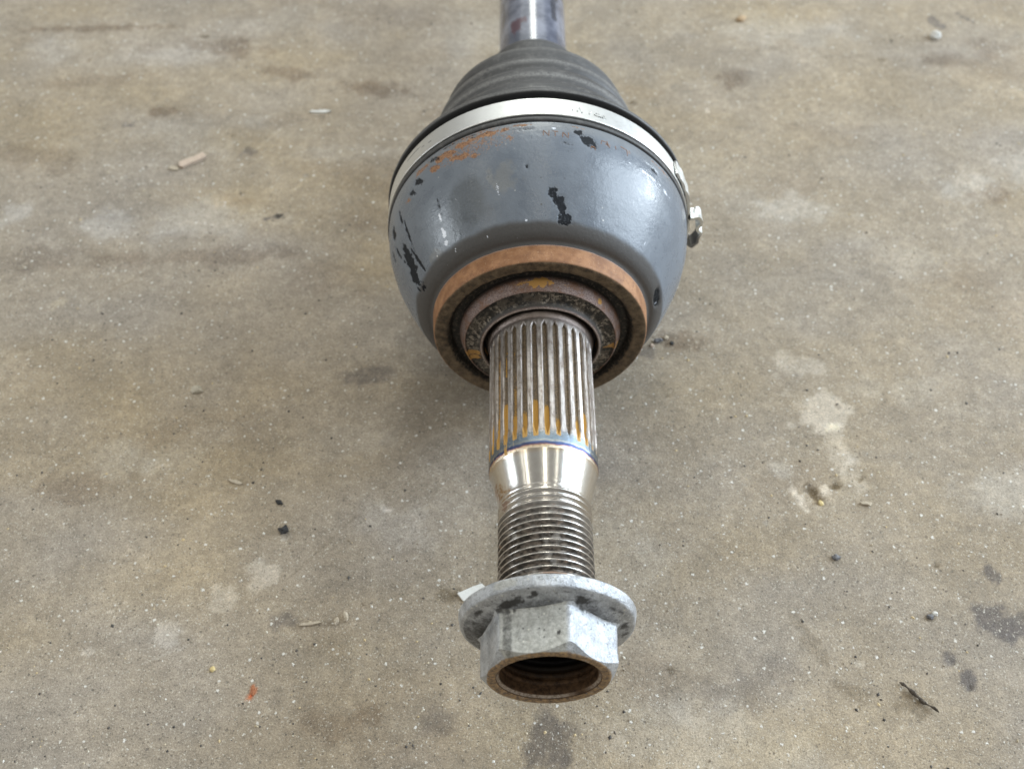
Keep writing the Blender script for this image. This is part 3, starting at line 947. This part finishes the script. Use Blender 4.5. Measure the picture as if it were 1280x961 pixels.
# --- boot
bt = catmull([(142.75, 44.3), (142.8, 45.6), (143.3, 46.0), (144.2, 45.9), (144.6, 45.3), (145.2, 45.1), (151.7, 45.0), (152.2, 44.2), (153.0, 44.0), (153.7, 44.6), (154.2, 46.1), (154.9, 46.6), (156.2, 46.3), (158.2, 44.9), (160.2, 43.2),
              (162.0, 41.4), (164.0, 39.2), (166.2, 37.4), (168.4, 37.0), (170.8, 36.9), (172.6, 36.2), (174.4, 35.0), (176.6, 35.1), (179.6, 35.0), (182, 33.9), (183.8, 32.6), (186, 32.9), (188.4, 32.8),
              (190.6, 31.6), (192.2, 30.6), (194.2, 30.7), (197, 30.4), (199.4, 29.2), (201.2, 26.6), (202.4, 22.6), (204.4, 19.0), (208, 17.4), (214, 16.6), (222, 16.2), (222.5, 12.2)], 5)
V, F, T, TH, Q = revolve(bt, 360)
dl = np.zeros(len(V))
for t0, w0, s0 in ((159.4, .9, .75), (168.0, 1.6, .55), (177.6, 1.8, .65), (187.4, 1.6, .55), (197, 1.6, .3), (155, 1.5, .3)):
    dl = np.maximum(dl, s0 * smooth(1 - np.abs(T - t0) / w0))
gap_shade = smooth((154.75 - T) / .4) * smooth((T - 151.2) / .4)  # shadow in the groove behind the clamp band, painted black
V[:, [0, 2]] *= (1 + .004 * (fbm3(V[:, 0] / 9, V[:, 1] / 9, V[:, 2] / 9, 2, 3) - .5))[:, None]
boot = part("rubber_boot", make_mesh("rubber_boot", V, F, {"mask": np.stack([dl, gap_shade, 0 * dl], 1)}, 60), mat_rubber())

# --- clamp band with crimped ear
band_mat = mat_band()
bp = fillet([(144.9, 45.0), (144.9, 46.15), (151.9, 46.15), (151.9, 45.0)], {1: .25, 2: .25})
V, F, T, TH, Q = revolve(densify(bp, .5), 480)
mk = np.zeros((len(V), 3))
mk[:, 0] = np.maximum(blob(T, TH, Q, 149.6, 142, .35, 4.5, 0, 3, rough=.3), blob(T, TH, Q, 148.4, 135, .2, 2.5, 8, 5, rough=.3))
clamp = part("clamp_band", make_mesh("clamp_band", V, F, {"mask": np.clip(mk, 0, 1)}, 40), band_mat)


def ribbon(path, t0, t1, thick, nb=6, wob=.0, seed=1):
    """strip of sheet metal: path of (x, z) in the cross-section plane, from t0 to t1 along the axle"""
    P = catmull([(a, b) for a, b in path], 6)
    g = np.gradient(P, axis=0)
    g /= np.linalg.norm(g, axis=1)[:, None]
    nn = np.stack([g[:, 1], -g[:, 0]], 1)
    loop = np.vstack([P + nn * thick / 2, (P - nn * thick / 2)[::-1]])
    rows = []
    for k, s in enumerate(np.linspace(0, 1, nb)):
        ins = .25 if k in (0, nb - 1) else 0
        q = loop.copy()
        q += wob * (np.array([[noise2(np.array([s * 3.1]), np.array([j * .21]), seed)[0], noise2(np.array([s * 3.1 + 9]), np.array([j * .21]), seed + 4)[0]] for j in range(len(loop))]) - .5)
        rows.append(np.stack([q[:, 0], np.full(len(q), t0 + (t1 - t0) * s), q[:, 1]], 1))
    Vv = np.vstack(rows)
    n = len(loop)
    fs = [tuple(f) for f in grid_faces(nb, n)]
    half = len(P)
    for rw in (0, nb - 1):
        for k in range(half - 1):
            a, b, c_, d_ = rw * n + k, rw * n + k + 1, rw * n + n - 2 - k, rw * n + n - 1 - k
            fs.append((a, d_, c_, b) if rw else (a, b, c_, d_))
    return Vv, fs


Vv, fs = ribbon([(46.2, 6.6), (46.9, 5.0), (48.0, 4.8), (49.3, 5.2), (50.3, 4.4), (50.4, 2.6), (49.6, 1.0), (50.0, -.4), (51.2, -1.4), (50.7, -2.6), (50.3, -4.4), (49.8, -6.0), (48.7, -7.0), (47.6, -6.2), (47.0, -4.6), (46.3, -6.6)], 146.0, 150.9, .85, 7, .5)
part("clamp_ear", make_mesh("clamp_ear", Vv, fs, {"mask": np.stack([.95 * smooth((-2.2 - Vv[:, 2]) / .8), 0 * Vv[:, 0], 0 * Vv[:, 0]], 1)}, 50), band_mat, clamp)  # shade on the down-facing lower lobe is painted in by the mask
ring_pts = [(46.75 + .35 * math.exp(-((a - 17) / 3.0) ** 2) + .25 * math.exp(-((a - 24) / 2.0) ** 2), a) for a in range(-14, 32, 2)]
Vv, fs = ribbon([(r_ * math.cos(R(a)), r_ * math.sin(R(a))) for r_, a in ring_pts], 146.0, 151.4, .7, 6, .25, 8)
part("clamp_overlap", make_mesh("clamp_overlap", Vv, fs, {"mask": np.zeros((len(Vv), 3))}, 50), band_mat, clamp)
emb = [[(78.8, 147.6), (77.8, 149.6)], [(77.0, 147.4), (76.2, 149.4), (75.4, 147.2), ], [(72.6, 147.4), (72.0, 148.6)],
       [(70.8, 147.6), (70.4, 148.6), (69.6, 148.4), (69.8, 147.4), (70.8, 147.6)], [(69.2, 147.2), (68.2, 148.6)], [(69.0, 148.6), (68.4, 147.2)], [(67.8, 147.4), (67.2, 148.6), (66.6, 147.4), (67.6, 147.2)]]
vs, fs = strokes(emb, lambda t: np.asarray(t) * 0 + 46.15, .40, .22, .1)
part("embossed_code", make_mesh("embossed_code", vs, fs, {"mask": np.zeros((len(vs), 3))}), band_mat, clamp)

# --- long shaft
shp = densify([(200, 12.0), (520, 12.0), (521, 11.2), (521, 0.05)], 4.0)
V, F, T, TH, Q = revolve(shp, 160)
mk = np.zeros((len(V), 3))
for k, (t, dg, lt, la, s) in enumerate([(239, 118, 5, 3.2, .9), (236, 124, 4, 2, .7), (262, 112, 9, 5, 1), (270, 125, 7, 4, .8), (254, 100, 3, 4, .4), (300, 90, 16, 7, .8)]):
    mk[:, 0] = np.maximum(mk[:, 0], s * blob(T, TH, np.maximum(Q, 1), t, dg, lt, la, 0, 20 + k, freq=.3))
for k, (t, dg, lt, la, s) in enumerate([(250, 52, 12, 1.8, .8), (262, 44, 9, 2, .9), (240, 34, 10, 1.4, .5), (258, 70, 6, 3, .5), (250, 150, 16, 1.2, .6)]):
    mk[:, 1] = np.maximum(mk[:, 1], s * blob(T, TH, np.maximum(Q, 1), t, dg, lt, la, 0, 30 + k, freq=.3))
part("long_shaft", make_mesh("long_shaft", V, F, {"mask": np.clip(mk, 0, 1)}, 50), mat_shaft())

# ------------------------------------------------------------------ the flange nut
nut = bpy.data.objects.new("flange_nut", None)
nut.empty_display_size = .02
nut.location = (0, 8 * MM, AXIS_H * MM)
COL.objects.link(nut)
tag(nut, "dull zinc hexagon nut with round flange screwed on the end of the axle's thread", "nut")
NL = (0, -8 * MM, 0)
zinc = mat_zinc()

AP, RC = 14.55, 16.55
ns = 360
th = np.linspace(0, 2 * np.pi, ns, endpoint=False)
loc = ((th - R(74) + R(30)) % R(60)) - R(30)                 # 0 at a corner
hexr = AP / np.cos(R(30) - np.abs(loc))
hexr = -np.log(np.exp(-hexr * 3.2) + math.exp(-RC * 3.2)) / 3.2     # corners slightly rounded
tf = np.clip((hexr - 14.35) * 1.0, .04, None)                 # chamfer cone
rows = []
for s in (1.0, .985, .95, .9, .8, .7, .6, .5, .4, .3, .2, .12, .06, .02, 0):
    t = tf + (11.9 - tf) * s
    q = hexr + 1.15 * smooth((t - 10.2) / 1.9) ** 2
    rows.append((t, q))
tfull = tf
for s in (.33, .66, 1.0):
    rows.append((tfull * (1 - s) + .0 * s, hexr * (1 - s) + np.full(ns, 14.25) * s))
for q, t in ((14.0, -.06), (13.4, -.09), (12.9, -.06), (12.55, -.02), (12.35, .08), (12.3, .2)):
    rows.append((np.full(ns, t), np.full(ns, q)))
TTn = np.stack([a for a, b in rows])
QQ = np.stack([b for a, b in rows])
HH = np.tile(th, (len(rows), 1))
nx, nz_ = QQ * np.cos(HH), QQ * np.sin(HH)
dn = fbm3(nx / 3.0, TTn / 3.0, nz_ / 3.0, 3, 44) - .5
QQ2 = QQ + .38 * dn * smooth((QQ - 14.2) / .2)
V = np.stack([(QQ2 * np.cos(HH)).ravel(), (TTn + .10 * dn).ravel(), (QQ2 * np.sin(HH)).ravel()], 1)
T, Q, TH = TTn.ravel(), QQ.ravel(), HH.ravel()
mk = np.zeros((len(V), 3))
mk[:, 0] = .98 * smooth((14.62 - Q) / .35) * smooth((.55 - T) / .4)
deg = np.degrees(TH)
mk[:, 1] = np.maximum(.55 * smooth((T - 10.9) / .9), .30 * smooth((Q - 14.25) / .3) * smooth((tf[np.tile(np.arange(ns), len(rows))] + .25 - T) / .25))
for k, (t, dg, lt, la, s) in enumerate([(11.2, 128, 1.3, 3, .8), (11.4, 62, 1.2, 3.2, .8), (9.3, 77, .5, .45, 1), (4.6, 83, .4, .4, 1), (9.5, 40, .5, .5, .6), (6, 118, 5.0, .8, .4), (11.5, 100, .8, 4, .5)]):
    mk[:, 1] = np.maximum(mk[:, 1], s * blob(T, TH, Q, t, dg, lt, la, 0, 60 + k, freq=1.0))
mk[:, 2] = smooth((deg - 75) / 3) * smooth((135 - deg) / 3)
mk[:, 1] = np.maximum(mk[:, 1], .62 * mk[:, 2] * smooth((deg - 121) / 4) * smooth((133 - deg) / 3))
mk[:, 1] *= 1 - .8 * smooth(1 - np.abs(np.degrees(loc[np.tile(np.arange(ns), len(rows))])) / 2.2) * smooth((10 - T) / 2)
part_ = add_obj("hex_body", make_mesh("hex_body", V, grid_faces(len(rows), ns), {"mask": np.clip(mk, 0, 1.2)}, 32), zinc, nut, NL)

fp = fillet([(16.0, 13.0), (16.1, 20.8), (15.7, 21.35), (13.1, 20.85), (12.7, 20.3), (11.75, 17.6), (11.1, 15.6), (11.0, 14.2)], {1: .4, 2: .5, 3: .55, 4: .5})
V, F, T, TH, Q = revolve(densify(fp, .45), 300)
dn = fbm3(V[:, 0] / 3.5, V[:, 1] / 3.5, V[:, 2] / 3.5, 3, 54) - .5
V[:, 1] += .22 * dn
V[:, [0, 2]] *= (1 + .007 * dn)[:, None]
mk = np.zeros((len(V), 3))
front = smooth((20.4 - Q) / .6) * smooth((14 - T) / .5)
x_, z_ = Q * np.cos(TH), Q * np.sin(TH)
for k, (dg, rr, lt, la, an, s) in enumerate([(122, 17.4, 1.2, 3.6, 12, 1.2), (113, 18.3, .7, 2.4, 0, .8), (100, 19.0, 1.0, .9, 0, 1.1), (104, 18.2, .5, 2.0, 0, .9), (64, 17.6, 1.2, 3.0, -12, 1.2), (56, 17.7, .9, 2.0, -12, .7),
                                             (36, 18.6, .5, 2.2, 0, .8), (28, 19.0, .4, 1.4, 0, .8), (8, 18.3, 1.2, 1.6, 0, .9), (-6, 18.3, 1.3, 2.0, 0, .9), (150, 18.6, .8, 1.6, 0, .9), (166, 17.9, 1.2, 2.6, 0, .9),
                                             (180, 18.4, 1.3, 4, 0, .8), (196, 18.6, 1.2, 3, 0, .7), (78, 19.5, .3, 1.2, 0, .6)]):
    a, b = arc(TH, dg, Q), Q - rr
    n_ = fbm2(a * .8 + 11 * k, b * .8, 3, 200 + k)
    mk[:, 1] = np.maximum(mk[:, 1], s * front * smooth((1.15 - np.sqrt((a / (la * 1.4)) ** 2 + (b / (lt * 1.5)) ** 2) + 1.2 * (n_ - .5)) * 1.0))
mk[:, 1] = np.maximum(mk[:, 1], front * (.36 + .26 * smooth((18.2 - Q) / 2.2) + .30 * smooth((np.abs(arc(TH, 30, 1.0)) - 1.9) / .7)))
mk[:, 0] = .6 * smooth((16.3 - np.abs(T - 16.3) * 3 - 15.6)) * (np.abs(TH - R(70)) < R(40))
mk[:, 2] = .8 * blob(T, TH, Q, 14.6, 118, 1.6, 4, 0, 77) * (T > 12.9)
add_obj("flange", make_mesh("flange", V, F, {"mask": np.clip(mk, 0, 1.2)}, 45), zinc, nut, NL)

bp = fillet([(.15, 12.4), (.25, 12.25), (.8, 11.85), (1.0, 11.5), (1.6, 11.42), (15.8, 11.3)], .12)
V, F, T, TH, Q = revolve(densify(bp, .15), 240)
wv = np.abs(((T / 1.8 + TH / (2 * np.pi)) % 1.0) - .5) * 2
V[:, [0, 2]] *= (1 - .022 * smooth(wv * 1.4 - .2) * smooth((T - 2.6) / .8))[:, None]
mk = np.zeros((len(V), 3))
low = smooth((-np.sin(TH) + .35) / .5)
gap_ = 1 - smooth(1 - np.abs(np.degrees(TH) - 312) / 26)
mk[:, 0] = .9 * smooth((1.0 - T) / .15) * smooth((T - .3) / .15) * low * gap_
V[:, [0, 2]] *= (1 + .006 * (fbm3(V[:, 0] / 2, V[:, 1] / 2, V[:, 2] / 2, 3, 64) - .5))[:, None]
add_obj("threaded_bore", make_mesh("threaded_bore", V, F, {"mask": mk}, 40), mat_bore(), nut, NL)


# ------------------------------------------------------------------ small things lying on the floor
def ico(sub=1):
    p = (1 + 5 ** .5) / 2
    v = [(-1, p, 0), (1, p, 0), (-1, -p, 0), (1, -p, 0), (0, -1, p), (0, 1, p), (0, -1, -p), (0, 1, -p), (p, 0, -1), (p, 0, 1), (-p, 0, -1), (-p, 0, 1)]
    f = [(0, 11, 5), (0, 5, 1), (0, 1, 7), (0, 7, 10), (0, 10, 11), (1, 5, 9), (5, 11, 4), (11, 10, 2), (10, 7, 6), (7, 1, 8), (3, 9, 4), (3, 4, 2), (3, 2, 6), (3, 6, 8), (3, 8, 9), (4, 9, 5), (2, 4, 11), (6, 2, 10), (8, 6, 7), (9, 8, 1)]
    v = [np.array(q, float) / np.linalg.norm(q) for q in v]
    for _ in range(sub):
        cache, nf = {}, []

        def mid(a, b):
            k = (min(a, b), max(a, b))
            if k not in cache:
                q = v[a] + v[b]
                v.append(q / np.linalg.norm(q))
                cache[k] = len(v) - 1
            return cache[k]
        for a, b, c in f:
            x, y, z = mid(a, b), mid(b, c), mid(c, a)
            nf += [(a, x, z), (b, y, x), (c, z, y), (x, y, z)]
        f = nf
    return np.array(v), f


def fh(x, y):
    return float(floor_height(np.array([x], float), np.array([y], float))[0])


def pebble(name, x, y, sx, sy, sz, rz, mat, label, cat, seed, rough=.5, group=None):
    v, f = ico(2)
    nn = fbm3(v[:, 0] * 1.3 + seed, v[:, 1] * 1.3, v[:, 2] * 1.3, 3, seed)
    v = v * (1 + rough * 2 * (nn - .5))[:, None] * np.array([sx, sy, sz])
    v[:, 2] = np.maximum(v[:, 2], -.55 * sz)
    v[:, 2] -= v[:, 2].min()
    o = add_obj(name, make_mesh(name, v, f, None, 35), mat, None, (x * MM, y * MM, (fh(x, y) - .08) * MM))
    o.rotation_euler = (0, 0, R(rz))
    return tag(o, label, cat, group)


def chip(name, x, y, outline, thick, rz, mat, label, cat, curl=.0, lift=0., group=None):
    """flat fragment with its own outline (mm), a thickness and a slight curl"""
    P = np.array(outline, float)
    n = len(P)
    c = P.mean(0)
    rings = [(P, 0), ((P - c) * 1.04 + c, thick * .5), (P, thick), ((P - c) * .45 + c, thick * 1.12)]
    vs = []
    for q, z in rings:
        for a, b in q:
            vs.append((a, b, z + curl * ((a - c[0]) ** 2)))
    vs.append((c[0], c[1], thick * 1.15))
    fs = [tuple(q) for q in grid_faces(4, n)]
    fs += [(3 * n + k, 3 * n + (k + 1) % n, 4 * n) for k in range(n)]
    fs.append(tuple(range(n - 1, -1, -1)))
    o = add_obj(name, make_mesh(name, vs, fs, None, 30), mat, None, (x * MM, y * MM, (fh(x, y) + .02 + lift) * MM))
    o.rotation_euler = (0, 0, R(rz))
    return tag(o, label, cat, group)


white_m = mat_flat("white_stone", (.55, .54, .50), (.76, .75, .72), 1.2, .6)
paper_m = mat_flat("white_plastic", (.72, .71, .66), (.80, .79, .75), 1.5, .5, bump=.1)
tan_m = mat_flat("tan_wood", (.46, .36, .28), (.66, .54, .44), 1.4, .75)
black_m = mat_flat("black_crumb", (.015, .015, .016), (.05, .05, .05), 2.0, .6)
grey_m = mat_flat("grey_stone", (.10, .10, .11), (.24, .24, .25), 2.0, .6)
yellow_m = mat_flat("yellow_stone", (.60, .46, .20), (.74, .62, .34), 1.5, .5)
pale_m = mat_flat("pale_straw", (.38, .32, .235), (.58, .51, .405), 1.5, .7)
orange_m = mat_flat("orange_flake", (.26, .09, .04), (.46, .19, .09), 1.5, .6)
twig_m = mat_flat("dark_bark", (.035, .028, .022), (.14, .115, .09), 1.6, .8, bump=.6)

chip("wood_chip", -132.2, 232.6, [(-5.6, -1.3), (-4.6, -1.9), (-1, -1.5), (3.0, -1.7), (5.6, -.9), (5.2, 1.5), (1, 1.3), (-4.9, 1.5)], 1.2, 34, tan_m,
     "small tan wood chip lying on the left side of the floor level with the boot", "wood chip", .004)
chip("pale_flake", -138.6, 228.4, [(-2.2, -.8), (.2, -1.1), (2.0, -.3), (1.2, .9), (-1.6, .8)], .5, -20, pale_m, "tiny pale flake touching the lower left end of the tan wood chip", "flake")
chip("white_sliver", -85.5, 262.6, [(-4.4, -.3), (-1.4, -.8), (2.4, -.9), (4.4, .1), (2.0, .8), (-3, .4)], .4, 2, white_m,
     "thin white sliver on the floor to the upper left of the rubber boot", "sliver")
pebble("white_pebble", 176.5, 311.8, 2.3, 2.0, 1.7, 20, white_m, "white pebble on its own near the far right corner of the floor", "pebble", 3)
pebble("black_crumb", -76.6, 67.0, 1.35, 1.25, .8, 30, black_m, "larger black crumb on the floor left of the threaded end", "crumb", 11, .8)
pebble("black_crumb", -79.3, 76.9, 1.1, .75, .6, -30, black_m, "smaller black crumb just beyond the larger one left of the thread", "crumb", 12, .8)
chip("orange_flake", -79.0, 17.0, [(-.5, -1.3), (.2, -1.6), (.7, -.4), (.4, 1.1), (-.2, 1.5), (-.6, .3)], .25, 8, orange_m, "orange red flake on the floor at the lower left of the nut", "flake")
pebble("straw_pellet", -58.2, 37.3, .62, 1.2, .6, -18, pale_m, "left one of two pale pellets side by side on the floor left of the nut", "pellet", 21, .8)
pebble("straw_pellet", -55.6, 38.4, .6, 1.35, .6, 12, pale_m, "right one of two pale pellets side by side, the one nearer the nut", "pellet", 22, .8)
chip("straw_splinter", -65.5, 36.6, [(-3.2, -.3), (0, -.55), (3.0, -.2), (2.6, .35), (-2.4, .4)], .5, 8, pale_m, "thin pale splinter lying left of the two pale pellets", "splinter")
chip("straw_flake", -93.8, 84.4, [(-2.6, -.2), (-1, -.7), (1.8, -.6), (2.5, .2), (.4, .6)], .5, -22, pale_m, "slim pale flake alone on the floor left of the polished taper", "flake")
pebble("yellow_pebble", 86.2, 76.0, .8, 1.05, .7, 20, yellow_m, "tiny yellow pebble in the chipped pit right of the thread", "pebble", 31, .3)
chip("pale_chip", 99.8, 75.6, [(-1.9, .2), (-1.2, -.5), (.6, -.5), (1.2, -1.0), (1.9, .3), (.2, .6)], .6, -6, pale_m, "pale angular chip on the floor right of the chipped pit", "chip")
pebble("grey_pebble", 87.3, 57.2, 1.25, .95, .7, -10, grey_m, "small dark grey pebble on the floor right of the nut's flange", "pebble", 33, .7)
pebble("dark_pebble", 110.7, 38.0, 1.0, .8, .7, 0, grey_m, "tiny dark pebble beside a pale one at the right above the twig", "pebble", 34, .6)
pebble("pale_pebble", 112.2, 38.9, .8, .7, .6, 0, white_m, "tiny pale pebble beside a dark one at the right above the twig", "pebble", 35, .6)
pebble("orange_pebble", 93.9, 325.0, 2.2, 1.6, 1.2, 20, mat_flat("tan_stone", (.40, .27, .15), (.54, .40, .25), 1.5, .6), "orange tan pebble at the top of the floor right of the shaft", "pebble", 36, .4)
pebble("yellow_grain", -91.0, 23.0, .8, .8, .5, 0, yellow_m, "tiny yellow grain on the floor above the orange flake", "grain", 37, .4)
pebble("pale_stone", -111.7, 120.2, 1.9, 1.3, .8, 10, mat_flat("buff_stone", (.40, .36, .28), (.56, .51, .42), 1.5, .6), "buff stone set in the floor left of the splined shaft", "stone", 38, .6)
chip("white_scrap", -18.6, 46.2, [(-5.4, -.2), (-3.8, -2.6), (1.2, -2.4), (3.4, .4), (1.6, 2.6), (-.8, 1.9)], .45, 3, paper_m,
     "white angular scrap on the floor peeking out from behind the nut's flange", "scrap", .012)
for k, (x, y, s, m_) in enumerate([(41.6, 140.8, 1.3, grey_m), (44.6, 142.0, 1.0, pale_m), (46.4, 139.6, .8, black_m), (39.6, 138.6, .8, tan_m)]):
    nm = ("dark", "pale", "black", "tan")[k]
    pebble(nm + "_crumb", x, y, s, s * .8, s * .7, 40 * k, m_, nm + " crumb in the little heap of dirt beside the bell's lower right edge", "crumb", 51 + k, .7)


def build_twig():
    A, Bp = np.array([97.4, 18.3]), np.array([106.2, 9.6])
    n, ns_ = 15, 9
    vs = []
    dr = (Bp - A) / np.linalg.norm(Bp - A)
    pr = np.array([-dr[1], dr[0]])
    for k in range(n):
        s = k / (n - 1)
        kink = .18 * math.sin(s * 7.2) + .16 * math.sin(s * 15 + 1) - (.35 if .42 < s < .5 else 0)
        c = A + (Bp - A) * s + pr * kink * .8
        rad = (.26 + .26 * math.sin(math.pi * min(1, s * 1.25)) + .18 * math.sin(s * 23)) * (1 if 0 < k < n - 1 else .3)
        zc = .55 + .5 * math.sin(s * 5 + .4) ** 2 + .3
        for j in range(ns_):
            a = 2 * math.pi * j / ns_
            q = rad * (1 + .3 * (random.random() - .5))
            vs.append((c[0] + pr[0] * q * math.cos(a) - A[0], c[1] + pr[1] * q * math.cos(a) - A[1], zc + q * math.sin(a)))
    fs = [tuple(f) for f in grid_faces(n, ns_)] + [tuple(range(ns_ - 1, -1, -1)), tuple((n - 1) * ns_ + j for j in range(ns_))]
    o = add_obj("twig", make_mesh("twig", vs, fs, None, 50), twig_m, None, (A[0] * MM, A[1] * MM, -.2 * MM))
    tag(o, "short dark twig lying on the concrete at the lower right", "twig")


build_twig()


# ------------------------------------------------------------------ loose sand and grit (uncountable)
def build_grit():
    rs = np.random.RandomState(4)
    n = 5200
    px = rs.uniform(-235, 235, n)
    py = -20 + 380 * rs.uniform(0, 1, n) ** 1.35
    keep = fbm2(px / 26, py / 26, 3, 88) + .25 * rs.rand(n) > .52
    px, py = px[keep], py[keep]
    n = len(px)
    hz = floor_height(px, py)
    sz = .16 + .32 * rs.rand(n) ** 2.6
    octv = np.array([(1, 0, 0), (0, 1, 0), (-1, 0, 0), (0, -1, 0), (0, 0, 1), (0, 0, -1)], float)
    octf = np.array([(0, 1, 4), (1, 2, 4), (2, 3, 4), (3, 0, 4), (1, 0, 5), (2, 1, 5), (3, 2, 5), (0, 3, 5)])
    jit_ = 1 + .5 * (rs.rand(n, 6, 1) - .5)
    a = rs.rand(n) * 6.28
    base = octv[None] * jit_ * sz[:, None, None] * np.stack([rs.uniform(.8, 1.5, n), rs.uniform(.7, 1.2, n), rs.uniform(.5, .9, n)], 1)[:, None, :]
    ca, sa = np.cos(a)[:, None], np.sin(a)[:, None]
    x = base[..., 0] * ca - base[..., 1] * sa + px[:, None]
    y = base[..., 0] * sa + base[..., 1] * ca + py[:, None]
    z = base[..., 2] + hz[:, None] + .12 * sz[:, None]
    V = np.stack([x, y, z], -1).reshape(-1, 3)
    F = (octf[None] + 6 * np.arange(n)[:, None, None]).reshape(-1, 3)
    pal = np.array([(.72, .68, .58), (.60, .52, .38), (.78, .76, .70), (.06, .055, .05), (.10, .09, .08), (.30, .25, .19), (.66, .52, .30), (.07, .065, .06)])
    c = np.repeat(pal[rs.randint(0, len(pal), n)], 6, 0)
    me = make_mesh("sand_grit", V, F, {"tint": c}, 20)
    nn = N("grit")
    nn.out(nn.attr("tint"), .6, 0.0, None, .4)
    o = add_obj("sand_grit", me, nn.m)
    o["kind"] = "stuff"
    o["label"] = "loose pale and dark sand grains scattered over the concrete floor"


build_grit()
